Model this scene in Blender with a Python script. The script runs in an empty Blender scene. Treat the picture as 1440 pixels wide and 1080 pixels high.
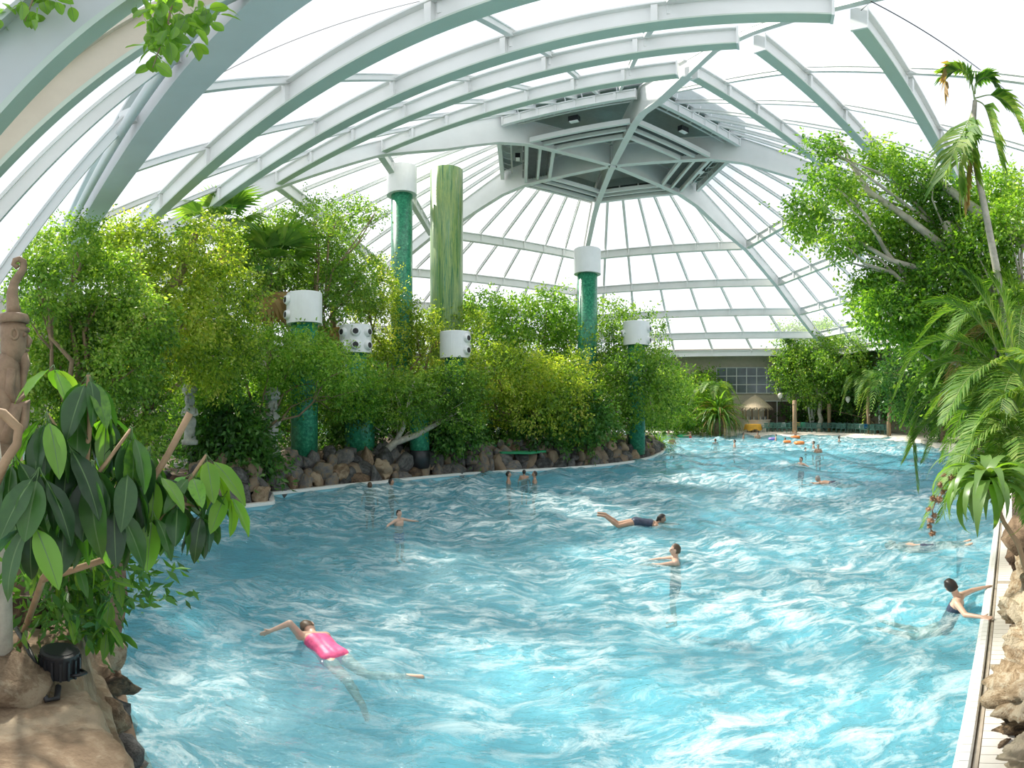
import bpy, math, random
import numpy as np
from mathutils import Vector, Matrix, Quaternion, noise as mnoise

# ------------------------------------------------------------------ camera, light, exposure
scene = bpy.context.scene
COL = scene.collection
PI = math.pi
F, CX, CY, CAMZ = 714.25, 720.0, 567.3, 3.0       # the photo is a stitched panorama: 714 px per radian both ways

cam_data = bpy.data.cameras.new('camera')
cam_data.type = 'PANO'
cam_data.panorama_type = 'EQUIRECTANGULAR'
cam_data.longitude_min = -720.0 / F
cam_data.longitude_max = 720.0 / F
cam_data.latitude_max = CY / F
cam_data.latitude_min = -(1080.0 - CY) / F
cam_data.clip_start = 0.05
cam_data.clip_end = 500
cam = bpy.data.objects.new('camera', cam_data)
COL.objects.link(cam)
cam.location = (0, 0, CAMZ)
cam.rotation_euler = (PI / 2, 0, 0)
scene.camera = cam

scene.view_settings.view_transform = 'Standard'
scene.view_settings.look = 'None'
scene.view_settings.exposure = 0.55
scene.view_settings.gamma = 1.0
scene.view_settings.use_curve_mapping = False

world = bpy.data.worlds.new('sky')
scene.world = world
world.use_nodes = True
bg = world.node_tree.nodes['Background']
bg.inputs[0].default_value = (0.90, 0.95, 1.0, 1)
bg.inputs[1].default_value = 0.76

sun_data = bpy.data.lights.new('sun', 'SUN')
sun_data.energy = 7.0
sun_data.angle = math.radians(4.0)
sun_data.color = (1.0, 0.93, 0.80)
sun = bpy.data.objects.new('sun', sun_data)
COL.objects.link(sun)
SUN_AZ, SUN_EL = math.radians(-44), math.radians(47)
sdir = Vector((math.sin(SUN_AZ) * math.cos(SUN_EL), math.cos(SUN_AZ) * math.cos(SUN_EL), math.sin(SUN_EL)))
sun.rotation_euler = sdir.to_track_quat('Z', 'Y').to_euler()
sun.location = sdir * 60

scene.cycles.max_bounces = 8
scene.cycles.diffuse_bounces = 4
scene.cycles.transparent_max_bounces = 16
scene.cycles.caustics_reflective = False
scene.cycles.caustics_refractive = False
scene.cycles.sample_clamp_indirect = 4.0

# ------------------------------------------------------------------ pixel helpers
def at(x, y, z=0.0):
    """the point at height z that the photograph's pixel looks at"""
    az, el = (x - CX) / F, (CY - y) / F
    d = (z - CAMZ) / math.tan(el)
    return Vector((d * math.sin(az), d * math.cos(az), z))

def atd(x, y, d):
    """the point at horizontal distance d in that pixel's direction"""
    az, el = (x - CX) / F, (CY - y) / F
    return Vector((d * math.sin(az), d * math.cos(az), CAMZ + d * math.tan(el)))

def raydir(x, y):
    az, el = (x - CX) / F, (CY - y) / F
    return Vector((math.sin(az) * math.cos(el), math.cos(az) * math.cos(el), math.sin(el)))

# ------------------------------------------------------------------ materials
MATS = {}
def nodes_of(name):
    m = bpy.data.materials.new(name)
    m.use_nodes = True
    nt = m.node_tree
    MATS[name] = m
    return m, nt, nt.nodes['Principled BSDF'], nt.nodes['Material Output']

def ramp(nt, fac, stops):
    r = nt.nodes.new('ShaderNodeValToRGB')
    el = r.color_ramp.elements
    while len(el) < len(stops):
        el.new(0.5)
    for e, (p, c) in zip(el, stops):
        e.position = p
        e.color = (*c, 1)
    nt.links.new(fac, r.inputs[0])
    return r.outputs[0]

def noise_tex(nt, scale, detail=4, rough=0.55, vec=None, dist=0.0, dim='3D'):
    n = nt.nodes.new('ShaderNodeTexNoise')
    n.noise_dimensions = dim
    n.inputs['Scale'].default_value = scale
    n.inputs['Detail'].default_value = detail
    n.inputs['Roughness'].default_value = rough
    n.inputs['Distortion'].default_value = dist
    if vec is not None:
        nt.links.new(vec, n.inputs['Vector'])
    return n.outputs['Fac']

def coords(nt, kind='Object', scale=None):
    t = nt.nodes.new('ShaderNodeTexCoord')
    o = t.outputs[kind]
    if scale:
        mp = nt.nodes.new('ShaderNodeMapping')
        mp.inputs['Scale'].default_value = scale
        nt.links.new(o, mp.inputs[0])
        o = mp.outputs[0]
    return o

def bump(nt, bsdf, h, strength=0.3, dist=0.02):
    b = nt.nodes.new('ShaderNodeBump')
    b.inputs['Strength'].default_value = strength
    b.inputs['Distance'].default_value = dist
    nt.links.new(h, b.inputs['Height'])
    nt.links.new(b.outputs[0], bsdf.inputs['Normal'])

def plain(name, col, rough=0.5, metal=0.0, var=0.12, scale=3.0, bmp=0.0, spec=0.5, kind='Object'):
    """a colour with soft mottling"""
    m, nt, b, _ = nodes_of(name)
    n = noise_tex(nt, scale, 5, 0.6, coords(nt, kind))
    lo = tuple(c * (1 - var) for c in col)
    hi = tuple(min(1, c * (1 + var)) for c in col)
    c = ramp(nt, n, [(0.3, lo), (0.7, hi)])
    nt.links.new(c, b.inputs['Base Color'])
    b.inputs['Roughness'].default_value = rough
    b.inputs['Metallic'].default_value = metal
    b.inputs['Specular IOR Level'].default_value = spec
    if bmp:
        bump(nt, b, n, bmp, 0.03)
    return m

def leafmat(name, cols, transl=0.45, rough=0.38, spec=0.5):
    """leaf: colour by leaf, part of the light shines through"""
    m, nt, b, out = nodes_of(name)
    g = nt.nodes.new('ShaderNodeNewGeometry')
    n = noise_tex(nt, 0.55, 2, 0.5, coords(nt, 'Object'))
    mx = nt.nodes.new('ShaderNodeMath'); mx.operation = 'MULTIPLY_ADD'
    nt.links.new(g.outputs['Random Per Island'], mx.inputs[0])
    mx.inputs[1].default_value = 0.55
    ms = nt.nodes.new('ShaderNodeMath'); ms.operation = 'MULTIPLY_ADD'
    nt.links.new(n, ms.inputs[0]); ms.inputs[1].default_value = 1.3; ms.inputs[2].default_value = -0.42
    nt.links.new(ms.outputs[0], mx.inputs[2])
    k = len(cols)
    c = ramp(nt, mx.outputs[0], [(0.08 + 0.84 * i / (k - 1), cc) for i, cc in enumerate(cols)])
    nt.links.new(c, b.inputs['Base Color'])
    b.inputs['Roughness'].default_value = rough
    b.inputs['Specular IOR Level'].default_value = spec
    t = nt.nodes.new('ShaderNodeBsdfTranslucent')
    gm = nt.nodes.new('ShaderNodeMixRGB'); gm.blend_type = 'MULTIPLY'; gm.inputs[0].default_value = 1
    nt.links.new(c, gm.inputs[1]); gm.inputs[2].default_value = (1.7, 1.7, 0.55, 1)
    nt.links.new(gm.outputs[0], t.inputs[0])
    mix = nt.nodes.new('ShaderNodeMixShader'); mix.inputs[0].default_value = transl
    nt.links.new(b.outputs[0], mix.inputs[1]); nt.links.new(t.outputs[0], mix.inputs[2])
    nt.links.new(mix.outputs[0], out.inputs[0])
    return m

plain('white_steel', (0.74, 0.75, 0.74), 0.45, var=0.05, scale=0.8)
plain('grey_steel', (0.56, 0.58, 0.58), 0.45, var=0.07, scale=0.7)
plain('bounce_tint_steel', (0.52, 0.59, 0.52), 0.5, var=0.06, scale=0.8)  # beam undersides: green light bounced from plants and pool put into the colour
plain('tan_steel', (0.62, 0.55, 0.46), 0.5, var=0.06)
plain('dark_louvre', (0.06, 0.065, 0.065), 0.5, var=0.2)
plain('lantern_roof', (0.36, 0.42, 0.40), 0.6, var=0.08)
plain('dark_metal', (0.03, 0.032, 0.036), 0.35, var=0.2, metal=0.3)
plain('black_rubber', (0.015, 0.015, 0.017), 0.5, var=0.3)
plain('white_plastic', (0.80, 0.81, 0.81), 0.35, var=0.03)
plain('beige_wall', (0.56, 0.50, 0.41), 0.8, var=0.08)
plain('interior_shade', (0.10, 0.08, 0.06), 0.8, var=0.3)  # shade of the rooms behind the openings, put into a dark colour
plain('soil', (0.10, 0.07, 0.045), 0.95, var=0.35, scale=4, bmp=0.4)
plain('sand_tile', (0.74, 0.68, 0.60), 0.7, var=0.06, scale=2)
plain('lip_tile', (0.84, 0.82, 0.78), 0.3, var=0.05, scale=6)
plain('deck_tile', (0.80, 0.75, 0.68), 0.45, var=0.06, scale=8)
plain('grout', (0.36, 0.32, 0.28), 0.9, var=0.15)
plain('gutter', (0.42, 0.36, 0.29), 0.7, var=0.15, scale=12)
plain('bark_pale', (0.46, 0.42, 0.35), 0.85, var=0.3, scale=7, bmp=0.4)
plain('bark_brown', (0.25, 0.18, 0.11), 0.9, var=0.35, scale=6, bmp=0.5)
plain('bark_tan', (0.36, 0.24, 0.14), 0.8, var=0.2, scale=9, bmp=0.3)
plain('stem_green', (0.22, 0.30, 0.10), 0.6, var=0.2, scale=9)
plain('wood_carved', (0.27, 0.185, 0.12), 0.75, var=0.35, scale=5, bmp=0.5)
plain('stone_carved', (0.42, 0.42, 0.39), 0.9, var=0.3, scale=6, bmp=0.5)
plain('chair_green', (0.05, 0.14, 0.11), 0.4, var=0.15)
plain('thatch', (0.52, 0.42, 0.29), 0.9, var=0.3, scale=14, bmp=0.5)
plain('orange_cloth', (0.80, 0.42, 0.05), 0.7, var=0.15)
plain('glass_dark', (0.16, 0.19, 0.22), 0.08, var=0.3, scale=0.6)
plain('timber', (0.40, 0.29, 0.18), 0.8, var=0.25, scale=8)
plain('grass_green', (0.10, 0.30, 0.12), 0.8, var=0.2, scale=10)
plain('green_baize', (0.03, 0.28, 0.12), 0.8, var=0.12, scale=6)

leafmat('leaf_fig', [(0.04, 0.11, 0.02), (0.11, 0.24, 0.035), (0.22, 0.38, 0.06), (0.42, 0.52, 0.13)], 0.5)
leafmat('leaf_yellow', [(0.06, 0.14, 0.02), (0.19, 0.31, 0.04), (0.38, 0.48, 0.07), (0.60, 0.58, 0.16)], 0.5)
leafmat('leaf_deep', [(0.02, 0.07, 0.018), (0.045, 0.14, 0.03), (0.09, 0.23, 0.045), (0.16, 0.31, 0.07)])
leafmat('leaf_fresh', [(0.05, 0.15, 0.02), (0.13, 0.29, 0.035), (0.25, 0.43, 0.06), (0.42, 0.55, 0.14)], 0.48)
leafmat('leaf_palm', [(0.04, 0.11, 0.02), (0.09, 0.21, 0.035), (0.18, 0.31, 0.06), (0.33, 0.42, 0.12)], 0.42, 0.55, 0.35)
leafmat('leaf_dry', [(0.28, 0.17, 0.07), (0.42, 0.28, 0.12), (0.55, 0.40, 0.20)], 0.35, 0.7)
leafmat('leaf_strap', [(0.08, 0.17, 0.04), (0.16, 0.27, 0.08), (0.30, 0.38, 0.16)], 0.35, 0.35)

def big_leaf_mat():
    m, nt, b, out = nodes_of('leaf_big')
    oi = nt.nodes.new('ShaderNodeObjectInfo')
    n = noise_tex(nt, 9, 3, 0.5, coords(nt, 'Object'))
    mm = nt.nodes.new('ShaderNodeMath'); mm.operation = 'MULTIPLY_ADD'
    nt.links.new(n, mm.inputs[0]); mm.inputs[1].default_value = 0.25
    nt.links.new(oi.outputs['Random'], mm.inputs[2])
    c = ramp(nt, mm.outputs[0], [(0.1, (0.018, 0.055, 0.020)), (0.55, (0.035, 0.10, 0.028)), (0.9, (0.06, 0.16, 0.03)), (1.0, (0.16, 0.33, 0.04))])
    nt.links.new(c, b.inputs['Base Color'])
    b.inputs['Roughness'].default_value = 0.30
    b.inputs['Specular IOR Level'].default_value = 0.6
    t = nt.nodes.new('ShaderNodeBsdfTranslucent')
    gm = nt.nodes.new('ShaderNodeMixRGB'); gm.blend_type = 'MULTIPLY'; gm.inputs[0].default_value = 1
    nt.links.new(c, gm.inputs[1]); gm.inputs[2].default_value = (2.2, 2.6, 0.6, 1)
    nt.links.new(gm.outputs[0], t.inputs[0])
    mix = nt.nodes.new('ShaderNodeMixShader'); mix.inputs[0].default_value = 0.3
    nt.links.new(b.outputs[0], mix.inputs[1]); nt.links.new(t.outputs[0], mix.inputs[2])
    nt.links.new(mix.outputs[0], out.inputs[0])
big_leaf_mat()
plain('leaf_rib', (0.10, 0.19, 0.06), 0.5, var=0.1)

def rock_mat(name, cols, scale=2.2, bs=0.7, kind='Object'):
    m, nt, b, out = nodes_of(name)
    v = coords(nt, kind)
    n1 = noise_tex(nt, scale, 8, 0.65, v, 0.6)
    n2 = noise_tex(nt, scale * 6, 6, 0.7, v)
    oi = nt.nodes.new('ShaderNodeObjectInfo')
    a = nt.nodes.new('ShaderNodeMath'); a.operation = 'MULTIPLY_ADD'
    nt.links.new(n2, a.inputs[0]); a.inputs[1].default_value = 0.35; nt.links.new(n1, a.inputs[2])
    a2 = nt.nodes.new('ShaderNodeMath'); a2.operation = 'MULTIPLY_ADD'
    nt.links.new(oi.outputs['Random'], a2.inputs[0]); a2.inputs[1].default_value = 0.45; nt.links.new(a.outputs[0], a2.inputs[2])
    k = len(cols)
    c = ramp(nt, a2.outputs[0], [(0.62 + 0.46 * i / (k - 1), cc) for i, cc in enumerate(cols)])
    nt.links.new(c, b.inputs['Base Color'])
    b.inputs['Roughness'].default_value = 0.85
    bump(nt, b, a.outputs[0], bs, 0.05)
rock_mat('rock_grey', [(0.025, 0.025, 0.025), (0.08, 0.078, 0.075), (0.15, 0.145, 0.14), (0.22, 0.165, 0.11)])
rock_mat('rock_warm', [(0.05, 0.035, 0.02), (0.22, 0.15, 0.08), (0.40, 0.30, 0.19), (0.50, 0.42, 0.30)], 3.4, 1.0)
rock_mat('rock_brown', [(0.06, 0.04, 0.025), (0.17, 0.11, 0.065), (0.27, 0.19, 0.12), (0.36, 0.28, 0.19)], 2.0, 0.9)

def glazing():
    m, nt, b, out = nodes_of('roof_film')
    tr = nt.nodes.new('ShaderNodeBsdfTransparent'); tr.inputs[0].default_value = (0.95, 0.97, 1.0, 1)
    n = noise_tex(nt, 0.6, 4, 0.6, coords(nt, 'Object'))
    tl = nt.nodes.new('ShaderNodeBsdfTranslucent'); tl.inputs[0].default_value = (0.92, 0.94, 0.97, 1)
    mr = nt.nodes.new('ShaderNodeMapRange')
    nt.links.new(n, mr.inputs[0]); mr.inputs[3].default_value = 0.06; mr.inputs[4].default_value = 0.20
    mix = nt.nodes.new('ShaderNodeMixShader')
    nt.links.new(mr.outputs[0], mix.inputs[0])
    nt.links.new(tr.outputs[0], mix.inputs[1]); nt.links.new(tl.outputs[0], mix.inputs[2])
    nt.links.new(mix.outputs[0], out.inputs[0])
glazing()

def water_mat():
    m, nt, b, out = nodes_of('water')
    geo = nt.nodes.new('ShaderNodeNewGeometry')
    mp = nt.nodes.new('ShaderNodeMapping'); mp.inputs['Scale'].default_value = (0.75, 1.35, 1.0); mp.inputs['Rotation'].default_value = (0, 0, 0.35)
    nt.links.new(geo.outputs['Position'], mp.inputs[0])
    pos = mp.outputs[0]
    n1 = noise_tex(nt, 2.6, 6, 0.62, pos, 0.6)
    n2 = noise_tex(nt, 8.5, 4, 0.55, pos, 0.8)
    add = nt.nodes.new('ShaderNodeMath'); add.operation = 'MULTIPLY_ADD'
    nt.links.new(n2, add.inputs[0]); add.inputs[1].default_value = 0.30; nt.links.new(n1, add.inputs[2])
    bp = nt.nodes.new('ShaderNodeBump'); bp.inputs['Strength'].default_value = 1.0; bp.inputs['Distance'].default_value = 0.11
    nt.links.new(add.outputs[0], bp.inputs['Height'])
    fr = nt.nodes.new('ShaderNodeFresnel'); fr.inputs[0].default_value = 1.33
    nt.links.new(bp.outputs[0], fr.inputs['Normal'])
    gl = nt.nodes.new('ShaderNodeBsdfGlossy'); gl.inputs['Roughness'].default_value = 0.09
    nt.links.new(bp.outputs[0], gl.inputs['Normal'])
    # clear water with many fine bubbles: part of the light passes, part is scattered back
    tr = nt.nodes.new('ShaderNodeBsdfTransparent'); tr.inputs[0].default_value = (0.62, 0.90, 0.95, 1)
    sc_ = nt.nodes.new('ShaderNodeBsdfDiffuse'); sc_.inputs[0].default_value = (0.27, 0.66, 0.78, 1)
    body = nt.nodes.new('ShaderNodeMixShader'); body.inputs[0].default_value = 0.25
    nt.links.new(bp.outputs[0], sc_.inputs['Normal'])
    nt.links.new(tr.outputs[0], body.inputs[1]); nt.links.new(sc_.outputs[0], body.inputs[2])
    mix = nt.nodes.new('ShaderNodeMixShader')
    nt.links.new(fr.outputs[0], mix.inputs[0]); nt.links.new(body.outputs[0], mix.inputs[1]); nt.links.new(gl.outputs[0], mix.inputs[2])
    # pale streaks: foam, with caustic and reflected light painted in the same white
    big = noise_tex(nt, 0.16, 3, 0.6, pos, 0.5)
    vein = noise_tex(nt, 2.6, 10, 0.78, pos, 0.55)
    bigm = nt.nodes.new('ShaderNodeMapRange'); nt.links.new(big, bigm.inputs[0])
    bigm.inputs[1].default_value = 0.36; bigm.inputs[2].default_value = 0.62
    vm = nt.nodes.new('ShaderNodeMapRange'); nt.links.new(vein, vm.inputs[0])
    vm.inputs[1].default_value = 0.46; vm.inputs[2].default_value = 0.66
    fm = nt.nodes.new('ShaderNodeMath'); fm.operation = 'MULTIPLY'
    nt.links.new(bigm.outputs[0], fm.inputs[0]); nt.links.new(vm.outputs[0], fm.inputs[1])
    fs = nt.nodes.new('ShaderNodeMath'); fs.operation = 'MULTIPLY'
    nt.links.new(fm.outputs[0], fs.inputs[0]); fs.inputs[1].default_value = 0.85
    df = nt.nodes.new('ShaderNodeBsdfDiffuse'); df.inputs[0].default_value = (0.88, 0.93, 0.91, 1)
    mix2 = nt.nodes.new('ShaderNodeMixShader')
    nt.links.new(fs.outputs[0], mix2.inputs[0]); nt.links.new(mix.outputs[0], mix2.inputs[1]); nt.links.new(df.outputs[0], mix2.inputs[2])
    nt.links.new(mix2.outputs[0], out.inputs[0])
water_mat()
plain('pool_paint', (0.40, 0.76, 0.85), 0.6, var=0.08, scale=0.35, kind='Object')

def clad_mat(name, cols, vscale, dark=(0.01, 0.05, 0.03)):
    """printed jungle film on the duct columns"""
    m, nt, b, out = nodes_of(name)
    v = coords(nt, 'Object', vscale)
    n = noise_tex(nt, 1.0, 6, 0.7, v, 0.5)
    k = len(cols)
    c = ramp(nt, n, [(0.3 + 0.42 * i / (k - 1), cc) for i, cc in enumerate(cols)])
    nt.links.new(c, b.inputs['Base Color'])
    b.inputs['Roughness'].default_value = 0.28
clad_mat('clad_leaf', [(0.01, 0.07, 0.045), (0.02, 0.18, 0.10), (0.05, 0.32, 0.17), (0.20, 0.50, 0.34)], (9, 9, 9))
clad_mat('clad_bamboo', [(0.01, 0.08, 0.04), (0.03, 0.16, 0.06), (0.30, 0.40, 0.12), (0.04, 0.20, 0.09), (0.62, 0.66, 0.42)], (11, 11, 0.35))

def skin_mat(name, col):
    m, nt, b, out = nodes_of(name)
    n = noise_tex(nt, 14, 4, 0.6, coords(nt, 'Object'))
    c = ramp(nt, n, [(0.3, tuple(x * 0.88 for x in col)), (0.7, col)])
    nt.links.new(c, b.inputs['Base Color'])
    b.inputs['Roughness'].default_value = 0.4
skin_mat('skin_light', (0.66, 0.42, 0.31))
skin_mat('skin_tan', (0.50, 0.29, 0.19))
plain('hair_dark', (0.025, 0.018, 0.014), 0.45, var=0.3, scale=20)
plain('hair_brown', (0.09, 0.055, 0.03), 0.5, var=0.3, scale=20)
plain('hair_grey', (0.28, 0.26, 0.24), 0.5, var=0.3, scale=20)
plain('suit_pink', (0.80, 0.10, 0.25), 0.5, var=0.25, scale=16)
plain('suit_dark', (0.035, 0.045, 0.08), 0.5, var=0.4, scale=18)
plain('suit_blue', (0.03, 0.20, 0.50), 0.5, var=0.2, scale=18)
plain('suit_red', (0.55, 0.05, 0.05), 0.5, var=0.2, scale=18)
plain('float_orange', (0.90, 0.25, 0.06), 0.3, var=0.08)
plain('float_green', (0.05, 0.55, 0.28), 0.3, var=0.08)
plain('float_purple', (0.30, 0.22, 0.60), 0.3, var=0.08)
plain('seed_brown', (0.32, 0.19, 0.11), 0.9, var=0.4, scale=30)

# ------------------------------------------------------------------ mesh helpers
class MB:
    def __init__(s):
        s.v, s.f, s.m = [], [], []
    def add(s, verts, faces, mi=0):
        o = len(s.v)
        s.v.extend([tuple(p) for p in verts])
        s.f.extend([tuple(i + o for i in f) for f in faces])
        s.m.extend([mi] * len(faces))
        return s
    def box(s, c, size, rot=None, mi=0):
        x, y, z = size[0] / 2, size[1] / 2, size[2] / 2
        pts = [Vector(p) for p in ((-x, -y, -z), (x, -y, -z), (x, y, -z), (-x, y, -z), (-x, -y, z), (x, -y, z), (x, y, z), (-x, y, z))]
        if rot is not None:
            pts = [rot @ p for p in pts]
        c = Vector(c)
        return s.add([p + c for p in pts], [(3, 2, 1, 0), (4, 5, 6, 7), (0, 1, 5, 4), (1, 2, 6, 5), (2, 3, 7, 6), (3, 0, 4, 7)], mi)
    def beam(s, a, b, w, h, up=Vector((0, 0, 1)), mi=0, off=(0, 0)):
        a, b = Vector(a), Vector(b)
        d = (b - a).normalized()
        x = d.cross(up).normalized()
        u = x.cross(d).normalized()
        pts = []
        for p in (a, b):
            for sx, sz in ((-1, -1), (1, -1), (1, 1), (-1, 1)):
                pts.append(p + x * (sx * w / 2 + off[0]) + u * (sz * h / 2 + off[1]))
        return s.add(pts, [(3, 2, 1, 0), (4, 5, 6, 7), (0, 1, 5, 4), (1, 2, 6, 5), (2, 3, 7, 6), (3, 0, 4, 7)], mi)
    def tube(s, path, rad, n=8, mi=0, cap=True):
        path = [Vector(p) for p in path]
        if not hasattr(rad, '__len__'):
            rad = [rad] * len(path)
        vs, fs = [], []
        ref = None
        for i, p in enumerate(path):
            t = (path[min(i + 1, len(path) - 1)] - path[max(i - 1, 0)]).normalized()
            if ref is None:
                ref = t.orthogonal().normalized()
            ref = (ref - t * ref.dot(t))
            ref = ref.normalized() if ref.length > 1e-6 else t.orthogonal().normalized()
            bi = t.cross(ref)
            for k in range(n):
                a = 2 * PI * k / n
                vs.append(p + (ref * math.cos(a) + bi * math.sin(a)) * rad[i])
        for i in range(len(path) - 1):
            for k in range(n):
                k2 = (k + 1) % n
                fs.append((i * n + k, i * n + k2, (i + 1) * n + k2, (i + 1) * n + k))
        if cap:
            fs.append(tuple(range(n - 1, -1, -1)))
            fs.append(tuple(range((len(path) - 1) * n, len(path) * n)))
        return s.add(vs, fs, mi)
    def lathe(s, prof, n=24, c=(0, 0, 0), mi=0, rot=None, cap=True):
        vs, fs = [], []
        c = Vector(c)
        for r, z in prof:
            for k in range(n):
                a = 2 * PI * k / n
                p = Vector((r * math.cos(a), r * math.sin(a), z))
                vs.append((rot @ p if rot is not None else p) + c)
        for i in range(len(prof) - 1):
            for k in range(n):
                k2 = (k + 1) % n
                fs.append((i * n + k, i * n + k2, (i + 1) * n + k2, (i + 1) * n + k))
        if cap:
            fs.append(tuple(range(n - 1, -1, -1)))
            fs.append(tuple(range((len(prof) - 1) * n, len(prof) * n)))
        return s.add(vs, fs, mi)
    def prism(s, poly, z0, z1, mi=0, mtop=None):
        n = len(poly)
        vs = [(p[0], p[1], z0) for p in poly] + [(p[0], p[1], z1) for p in poly]
        fs = [(i, (i + 1) % n, n + (i + 1) % n, n + i) for i in range(n)]
        s.add(vs, fs, mi)
        s.add([(p[0], p[1], z1) for p in poly], [tuple(range(n))], mi if mtop is None else mtop)
        return s
    def mesh(s, name, mats, smooth=False):
        me = bpy.data.meshes.new(name)
        me.from_pydata(s.v, [], s.f)
        for m in (mats if isinstance(mats, (list, tuple)) else [mats]):
            me.materials.append(MATS[m])
        if any(s.m):
            me.polygons.foreach_set('material_index', s.m)
        if smooth:
            me.polygons.foreach_set('use_smooth', [True] * len(me.polygons))
        me.update()
        return me
    def build(s, name, mats, parent=None, smooth=False, loc=None):
        return obj(name, s.mesh(name, mats, smooth), parent, loc)

def obj(name, me, parent=None, loc=None, rot=None, scale=None):
    o = bpy.data.objects.new(name, me)
    COL.objects.link(o)
    if parent is not None:
        o.parent = parent
    if loc is not None:
        o.location = loc
    if rot is not None:
        o.rotation_euler = rot
    if scale is not None:
        o.scale = scale if hasattr(scale, '__len__') else (scale,) * 3
    return o

def tag(o, label=None, cat=None, group=None, kind=None):
    if label: o['label'] = label
    if cat: o['category'] = cat
    if group: o['group'] = group
    if kind: o['kind'] = kind
    return o

def thing(name, label, cat, loc=(0, 0, 0), rotz=0.0, group=None, kind=None):
    o = obj(name, None, None, loc, (0, 0, rotz))
    o.empty_display_size = 0.2
    return tag(o, label, cat, group, kind)

def np_mesh(name, verts, quads, mat, smooth=False):
    me = bpy.data.meshes.new(name)
    verts = np.asarray(verts, dtype=np.float32)
    quads = np.asarray(quads, dtype=np.int32)
    k = quads.shape[1]
    me.vertices.add(len(verts)); me.vertices.foreach_set('co', verts.ravel())
    me.loops.add(quads.size); me.loops.foreach_set('vertex_index', quads.ravel())
    me.polygons.add(len(quads))
    me.polygons.foreach_set('loop_start', np.arange(0, quads.size, k, dtype=np.int32))
    me.polygons.foreach_set('loop_total', np.full(len(quads), k, dtype=np.int32))
    if smooth:
        me.polygons.foreach_set('use_smooth', np.ones(len(quads), dtype=bool))
    me.update(calc_edges=True)
    me.materials.append(MATS[mat])
    return me
# ------------------------------------------------------------------ the dome: a six-sided steel roof under clear film
HC = Vector((5.595, 27.869, 0))
PHI = 0.01815
RR = [7.2, 13.0, 17.55, 21.29, 24.84, 28.04]           # corner radius of the rings
HH = [z + CAMZ for z in (15.0, 12.25, 10.19, 8.23, 6.54, 5.09)]
LR, LZ = 5.56, 14.28 + CAMZ                            # lantern ring
GL = 0.42                                              # film above the ring-beam axis

def rib_dir(j):
    a = PHI + j * PI / 3
    return Vector((-math.sin(a), -math.cos(a), 0))
def node(k, j, dz=0.0):
    return HC + rib_dir(j) * RR[k] + Vector((0, 0, HH[k] + dz))

ceiling = thing('ceiling', 'six-sided white steel dome roof glazed with clear film over the pool', 'roof', HC.xy.to_3d(), kind='structure')
def cpart(mb, name, mats, parent=None, smooth=False):
    o = mb.build(name, mats, parent or ceiling, smooth)
    if parent is None:
        o.location = -ceiling.location
    return o

def rib_heights(r):
    """top and bottom of the plate rib at radius r"""
    top = float(np.interp(r, [0, 5.56] + RR, [LZ + 1.5, LZ + 1.35] + [h + GL - 0.02 for h in HH]))
    dep = float(np.interp(r, [0, 5.56, 7.2, 10, 13, 17.5, 21.3, 24.8, 28.1], [1.45, 1.55, 1.65, 1.40, 0.80, 0.85, 0.9, 0.9, 0.9]))
    return top, top - dep

for j in range(6):
    d = rib_dir(j)
    side = Vector((-d.y, d.x, 0))
    mb = MB()
    rs = [0.25, 2, 4, 5.56, 7.2, 8.5, 10, 11.5, 13, 15.3, 17.55, 19.4, 21.29, 23, 24.84, 26.4, 28.04]
    tops = [HC + d * r + Vector((0, 0, rib_heights(r)[0])) for r in rs]
    bots = [HC + d * r + Vector((0, 0, rib_heights(r)[1] if j or r <= 13 else rib_heights(r)[0] - 0.24 - 0.5 * max(0, (15.3 - r) / 2.3))) for r in rs]
    n = len(rs)
    vs, fs = [], []
    for i in range(n):
        for s_ in (-0.05, 0.05):
            vs += [bots[i] + side * s_, tops[i] + side * s_]
    for i in range(n - 1):
        a, b = i * 4, (i + 1) * 4
        fs += [(a, b, b + 1, a + 1), (a + 3, b + 3, b + 2, a + 2)]
    mb.add(vs, fs)
    for i in range(n - 1):
        fw = 0.34 if j or rs[i + 1] < 13.5 else 0.16
        mb.beam(bots[i], bots[i + 1], fw, 0.05)
        mb.beam(tops[i], tops[i + 1], fw * 0.9, 0.05)
    cpart(mb, 'rib', 'white_steel')

def ring_beam(a, b, w, h, name, mats, cut=0.32):
    d = (b - a).normalized()
    a, b = a + d * cut, b - d * cut
    mb = MB()
    mb.beam(a, b, 0.07, h, mi=0)                                   # web
    mb.beam(a, b, w, 0.05, mi=0, off=(0, h / 2 + 0.026))           # top flange
    mb.beam(a, b, w, 0.05, mi=1, off=(0, -h / 2 - 0.026))          # bottom flange
    for p, s_ in ((a, 1), (b, -1)):                                # end plates
        mb.beam(p - d * 0.02 * s_, p + d * 0.03 * s_, w * 1.05, h + 0.14)
    L = (b - a).length
    for i in range(1, 7):                                          # stiffeners under the glazing bars
        p = a + d * (L * i / 7)
        mb.beam(p - d * 0.06, p + d * 0.06, w * 0.86, h - 0.02)
    return cpart(mb, name, mats)

for k in range(0, 6):
    for j in range(6):
        A, B = node(k, j), node(k, (j + 1) % 6)
        if k == 5 and j == 0:
            continue
        if k == 0:
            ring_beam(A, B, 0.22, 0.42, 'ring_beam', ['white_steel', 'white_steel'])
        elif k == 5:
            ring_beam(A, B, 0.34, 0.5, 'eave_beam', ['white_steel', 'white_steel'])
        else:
            ring_beam(A, B, 0.30, 0.56, 'ring_beam', ['white_steel', 'bounce_tint_steel'])

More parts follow.
